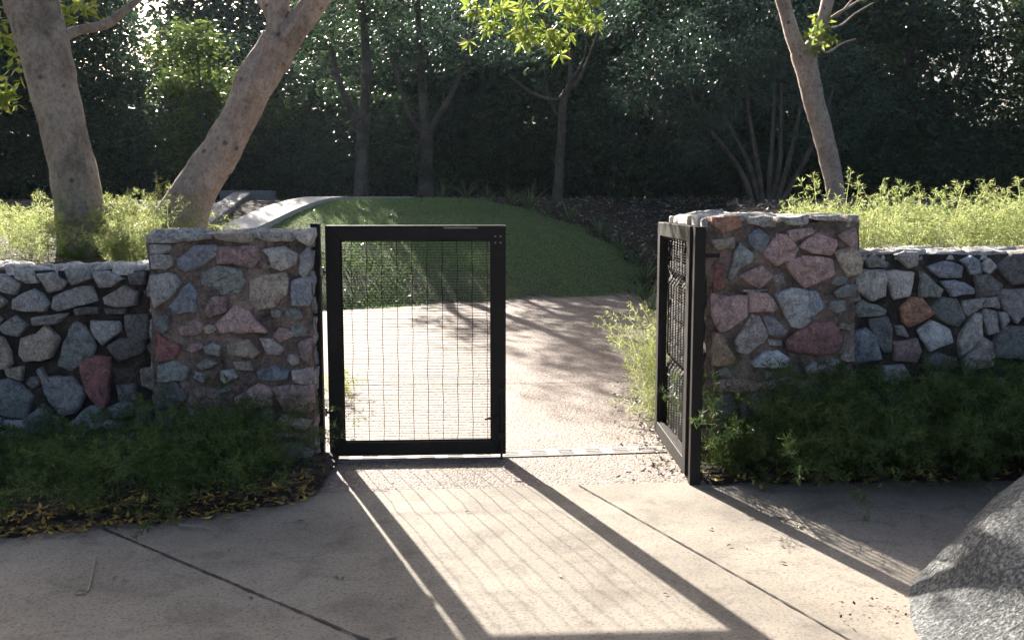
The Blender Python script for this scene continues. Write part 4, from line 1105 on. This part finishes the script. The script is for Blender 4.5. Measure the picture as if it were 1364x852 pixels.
# many-stemmed shrub behind the pink pier
ms = empty('shrub', (on_plane(1030, 270, 15.5).x, 15.5, tz(on_plane(1030, 270, 15.5).x, 15.5))); tag(ms, 'many-stemmed dark shrub fanning up behind the slim forked trunk', 'shrub')
for i, (u0, u1, u2) in enumerate([(1012, 1000, 970), (1018, 1010, 1000), (1024, 1026, 1030), (1030, 1048, 1062), (1034, 1066, 1095), (1022, 1038, 1040), (1008, 985, 940)]):
    trunk_part('stem', px_path([(u0, 282, 8), (u1, 225, 7), (u2, 165, 5), (u2 + (u2-u1)*.6, 110, 3)], 15.5), ms, 'bark_dark', 4, 6)
crown('crown', off_blobs([(tuple(on_plane(u, v, 15.8)), (r*15.8/FPX, .8, rz*15.8/FPX)) for u, v, r, rz in [(960, 120, 90, 60), (1040, 90, 80, 60), (1000, 40, 120, 50), (900, 70, 70, 60), (1130, 120, 60, 60), (930, 180, 50, 35), (1090, 180, 45, 30), (860, 110, 50, 50)]], ms), 15000, 75, .07, .026, 'leaf_blue', ms, .22, 22)

# ------------------------------------------------------------------ dark woodland behind
def crown_variant(seed, n, mat, ln=.15, tall=4.2, rad=1.7):
    r = random.Random(seed); bl = []
    for i in range(13):
        a = r.uniform(0, 6.28); z = r.uniform(1.2, tall); rr = rad * (1 - .35 * abs(z - 2.6) / 2.6) * r.uniform(.25, .8)
        bl.append(((rr * math.cos(a), rr * math.sin(a), z), (r.uniform(.55, 1.0), r.uniform(.5, .9), r.uniform(.4, .75))))
    t = empty('woodland_tree', (0, 0, 0))
    b = MB()
    b.tube([(0, 0, -.2), (.05, 0, .8), (-.05, .05, 1.8), (.08, 0, 3.0), (0, 0, tall)], [.13, .11, .09, .07, .03], 8, True, .15)
    b.build('trunk', M['bark_dark'], t, True)
    for i in range(4):
        c = bl[i][0]; b = MB(); b.tube([(0, 0, .8 + .3 * i), (c[0]*.5, c[1]*.5, 1.2 + .35*i), c], [.06, .045, .02], 6); b.build('limb', M['bark_dark'], t, True)
    crown('crown', bl, n, seed, ln, ln * .42, mat, t, .34, 22)
    return t
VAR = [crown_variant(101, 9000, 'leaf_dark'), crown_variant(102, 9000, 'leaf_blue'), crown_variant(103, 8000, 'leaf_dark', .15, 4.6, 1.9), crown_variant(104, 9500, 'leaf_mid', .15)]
used = set()
def wood_tree(v, x, y, s, rot, label, group='dark trees of the wood behind the lawn'):
    src = VAR[v]
    if v not in used: o = src; used.add(v)
    else: o = copy_tree(src)
    o.location = (x, y, tz(x, y) - .05); o.scale = (s, s, s * random.uniform(.95, 1.1)); o.rotation_euler = (0, 0, rot)
    tag(o, label, 'tree', group)
rnd = random.Random(5)
W = [  # variant, x, y, scale
 (0, -10.6, 19.2, 1.15), (0, -9.4, 20.2, 1.1), (3, -5.9, 19.4, .74), (0, -4.3, 20.6, .7), (2, -2.7, 20.8, .78), (1, -.9, 20.6, .92), (0, 1.0, 20.2, 1.0),
 (2, 2.9, 19.6, 1.15), (1, 4.6, 19.2, 1.1), (0, 6.3, 19.6, 1.15), (2, 7.6, 19.2, 1.05), (3, 11.0, 18.9, 1.15), (0, 12.6, 20, 1.2),
 (2, -12.6, 22.5, 1.3), (1, -11.0, 23.6, 1.4), (0, -6.4, 23.6, .95), (2, -4.1, 24.2, .92), (0, -1.2, 24.2, 1.18), (1, 1.6, 24.0, 1.3), (1, -8.0, 24.5, .9), (0, -7.4, 21.4, .72), (2, 4.2, 23.8, 1.5), (0, 6.8, 23.6, 1.4), (1, 8.6, 24.0, 1.3), (0, 14.6, 23.5, 1.5)]
near_lab = {0: 'dark bushy tree at the far end of the wood behind the mossy trunk', 1: 'dark tree in the wood showing just beside the mossy trunk', 2: 'mid green tree with lit leaves between the mossy and leaning trunks',
 3: 'dark tree behind the fork of the leaning trunk', 4: 'dark tall tree in the wood behind the slim two-limbed tree', 5: 'blue green tree in the wood behind the three-limbed slim tree', 6: 'dark tree in the wood behind the thin straight tree with bare twigs',
 7: 'dark broad tree in the wood above the mulch slope', 8: 'blue green tree in the wood behind the many-stemmed shrub', 9: 'dark tree in the wood behind the slim forked trunk', 10: 'dark tree at the gap of bright sky near the lit crown', 11: 'mid green tree with a lit yellow green crown beyond the sunlit ferns', 12: 'dark tree at the end of the wood beyond the lit green crown'}
for i, (v, x, y, s) in enumerate(W):
    wood_tree(v, x, y, s, rnd.uniform(0, 6.28), near_lab.get(i, 'tall dark tree in the hindmost row of the wood, mostly hidden by nearer trees'), 'dark trees of the wood behind the lawn' if i in near_lab else 'hindmost dark trees of the wood')

# understory shrubs
sh = empty('dark_shrub', (0, 0, 0))
b = MB()
for k in range(5):
    a = k * 1.26; b.tube([(0, 0, -.1), (.2*math.cos(a), .2*math.sin(a), .5), (.5*math.cos(a), .5*math.sin(a), 1.1)], [.03, .022, .01], 5)
b.build('stem', M['bark_dark'], sh, True)
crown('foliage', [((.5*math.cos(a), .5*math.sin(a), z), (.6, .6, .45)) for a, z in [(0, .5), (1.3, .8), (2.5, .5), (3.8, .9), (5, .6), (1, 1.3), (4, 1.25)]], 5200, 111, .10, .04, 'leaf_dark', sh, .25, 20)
SX = [-12.5, -10.9, -9.2, -7.5, -6.0, -4.6, -3.3, -2.0, -.8, .5, 1.7, 3.0, 4.3, 5.6, 6.9, 8.2, 9.6, 11, 12.4]
for i, x in enumerate(SX):
    o = sh if i == 0 else copy_tree(sh)
    y = 18.9 + rnd.uniform(-.4, .8) + (1 if x < -3 else 0); o.location = (x, y, tz(x, y) - .05); s = rnd.uniform(.9, 1.3); o.scale = (s * 1.15, s, s); o.rotation_euler = (0, 0, rnd.uniform(0, 6))
    tag(o, 'dark leafy shrub in the shaded row under the trees of the wood', 'shrub', 'dark shrubs under the wood trees')

# far wood reads as one mass
rs = np.random.RandomState(131); n = 150000
x = rs.uniform(-20, 20, n); y = rs.uniform(28, 32, n)
nz = lambda fx, o: np.array([noise.noise((a * fx, o, 3)) for a in x])
top = 7.2 + 1.0 * nz(.35, 0) + .8 * nz(1.3, 4)
for gx_, gw_, gh_ in ((-10.9, .75, 4.2), (-13.2, .5, 4.6), (14.4, 1.1, 3.6), (12.4, .5, 4.4)):
    top = np.where(np.abs(x - gx_) < gw_ * (1 + .5 * nz(2.0, 8)), np.minimum(top, gh_ - 1.2 + .5 * nz(1.5, 2)), top)
z = 1.2 + rs.rand(n) ** 1.25 * top
hole = np.array([noise.noise((a * .9, c * .9, 5)) for a, c in zip(x, z)])
k = (hole < .55) | (z < 3.4); x, y, z = x[k], y[k], z[k]
V, F = rand_leaves(np.stack([x, y, z], 1), rs, .30, .15)
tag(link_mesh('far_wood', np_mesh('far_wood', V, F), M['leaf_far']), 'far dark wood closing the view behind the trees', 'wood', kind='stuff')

# strappy plants along the mulch edge
sp = []
def strap_mesh(seed, nbl, L):
    r = random.Random(seed); V = []; F = []
    for k in range(nbl):
        a = r.uniform(0, 6.28); el = r.uniform(.2, .75); l = L * r.uniform(.6, 1.1); w = .012
        for i in range(6):
            t = i / 5; rr = l * math.sin(el) * t * (1 + .5*t); zz = l * math.cos(el) * t - .45 * l * t * t * math.sin(el)
            c = Vector((rr * math.cos(a), rr * math.sin(a), zz)); sd = Vector((-math.sin(a), math.cos(a), 0)) * w * (1 - t) ** .6
            V += [c - sd, c + sd]
            if i: j = len(V); F.append((j-4, j-3, j-1, j-2))
    me = bpy.data.meshes.new('strappy_plant'); me.from_pydata([tuple(v) for v in V], [], F); me.update(); me.materials.append(M['strap']); return me
SM = [strap_mesh(1, 26, .42), strap_mesh(2, 20, .36)]
STR = [(590, 262, 17.4), (622, 262, 17.2), (650, 266, 17), (678, 268, 16.6), (705, 272, 16.3), (722, 276, 16.0), (758, 276, 15.7), (783, 284, 15.2), (805, 290, 14.8), (818, 300, 14.4), (832, 318, 13.8), (848, 335, 13.2), (860, 350, 12.6), (868, 372, 11.4)]
for i, (u, v, Y) in enumerate(STR):
    q = on_plane(u, v, Y); o = bpy.data.objects.new('strappy_plant', SM[i % 2]); COL.objects.link(o)
    x = max(q.x, float(mulch_x(Y)) + .1); o.location = (x, Y, tz(x, Y) - .02); o.rotation_euler = (0, 0, i * 1.7); s = 1.3 + .3 * math.sin(i * 2.1); o.scale = (s, s, s)
    lab = 'green strap-leaved plant in the row along the mulch edge of the lawn'
    if i == len(STR) - 1: lab = 'nearest strap-leaved plant, close above the pale fern by the open gate'
    tag(o, lab, 'plant', 'strap-leaved plants edging the mulch')

# ------------------------------------------------------------------ light
SUN_EL, SUN_AZ = 26.8, 20.9      # degrees; azimuth counted from +Y towards -X
sun = bpy.data.lights.new('sun', 'SUN'); sun.energy = 5.0; sun.angle = R(.53); sun.color = (1, .93, .82)
so = bpy.data.objects.new('sun', sun); COL.objects.link(so)
dirv = Vector((-math.sin(R(SUN_AZ)) * math.cos(R(SUN_EL)), math.cos(R(SUN_AZ)) * math.cos(R(SUN_EL)), math.sin(R(SUN_EL))))
so.rotation_euler = dirv.to_track_quat('Z', 'Y').to_euler(); so.location = dirv * 30
w = bpy.data.worlds.new('World'); scene.world = w; w.use_nodes = True
nt = w.node_tree; nt.nodes.clear()
sky = nt.nodes.new('ShaderNodeTexSky'); sky.sky_type = 'NISHITA'; sky.sun_disc = False
sky.sun_elevation = R(SUN_EL); sky.sun_rotation = R(-SUN_AZ); sky.air_density = .8; sky.dust_density = 6.0; sky.ozone_density = 1.0
bg = nt.nodes.new('ShaderNodeBackground'); bg.inputs[1].default_value = .06
out = nt.nodes.new('ShaderNodeOutputWorld'); nt.links.new(sky.outputs[0], bg.inputs[0]); nt.links.new(bg.outputs[0], out.inputs[0])

# ------------------------------------------------------------------ added haze volume, lifts the darks as lens glare does
hb = MB(); hb.box((-100, -35, -1.2), (100, 160, 11))
hm = bpy.data.materials.new('added pale haze'); hm.use_nodes = True; hn = hm.node_tree; hn.nodes.clear()
ho = hn.nodes.new('ShaderNodeOutputMaterial'); hv = hn.nodes.new('ShaderNodeVolumePrincipled')
hv.inputs['Color'].default_value = (.62, .82, 1, 1); hv.inputs['Density'].default_value = .0003; hv.inputs['Anisotropy'].default_value = .35
hn.links.new(hv.outputs[0], ho.inputs['Volume'])
tag(hb.build('haze', hm), 'thin added haze volume veiling the distance', kind='stuff')

# ------------------------------------------------------------------ camera, render
cam = bpy.data.cameras.new('camera'); co = bpy.data.objects.new('camera', cam); COL.objects.link(co)
cam.sensor_width = 36; cam.sensor_fit = 'HORIZONTAL'; cam.lens = 36 * FPX / 1364; cam.clip_end = 500
co.location = (0, 0, EYE); co.rotation_euler = (math.pi / 2 - TILT, 0, 0); scene.camera = co
vs_ = scene.view_settings; scene.display_settings.display_device = 'sRGB'
vs_.view_transform = 'Standard'; vs_.look = 'None'; vs_.exposure = 1.95; vs_.gamma = 1; vs_.use_curve_mapping = False
scene.render.engine = 'CYCLES'
cy = scene.cycles; cy.max_bounces = 7; cy.diffuse_bounces = 3; cy.glossy_bounces = 2; cy.transmission_bounces = 4; cy.transparent_max_bounces = 6
cy.use_denoising = True; cy.sample_clamp_indirect = 6
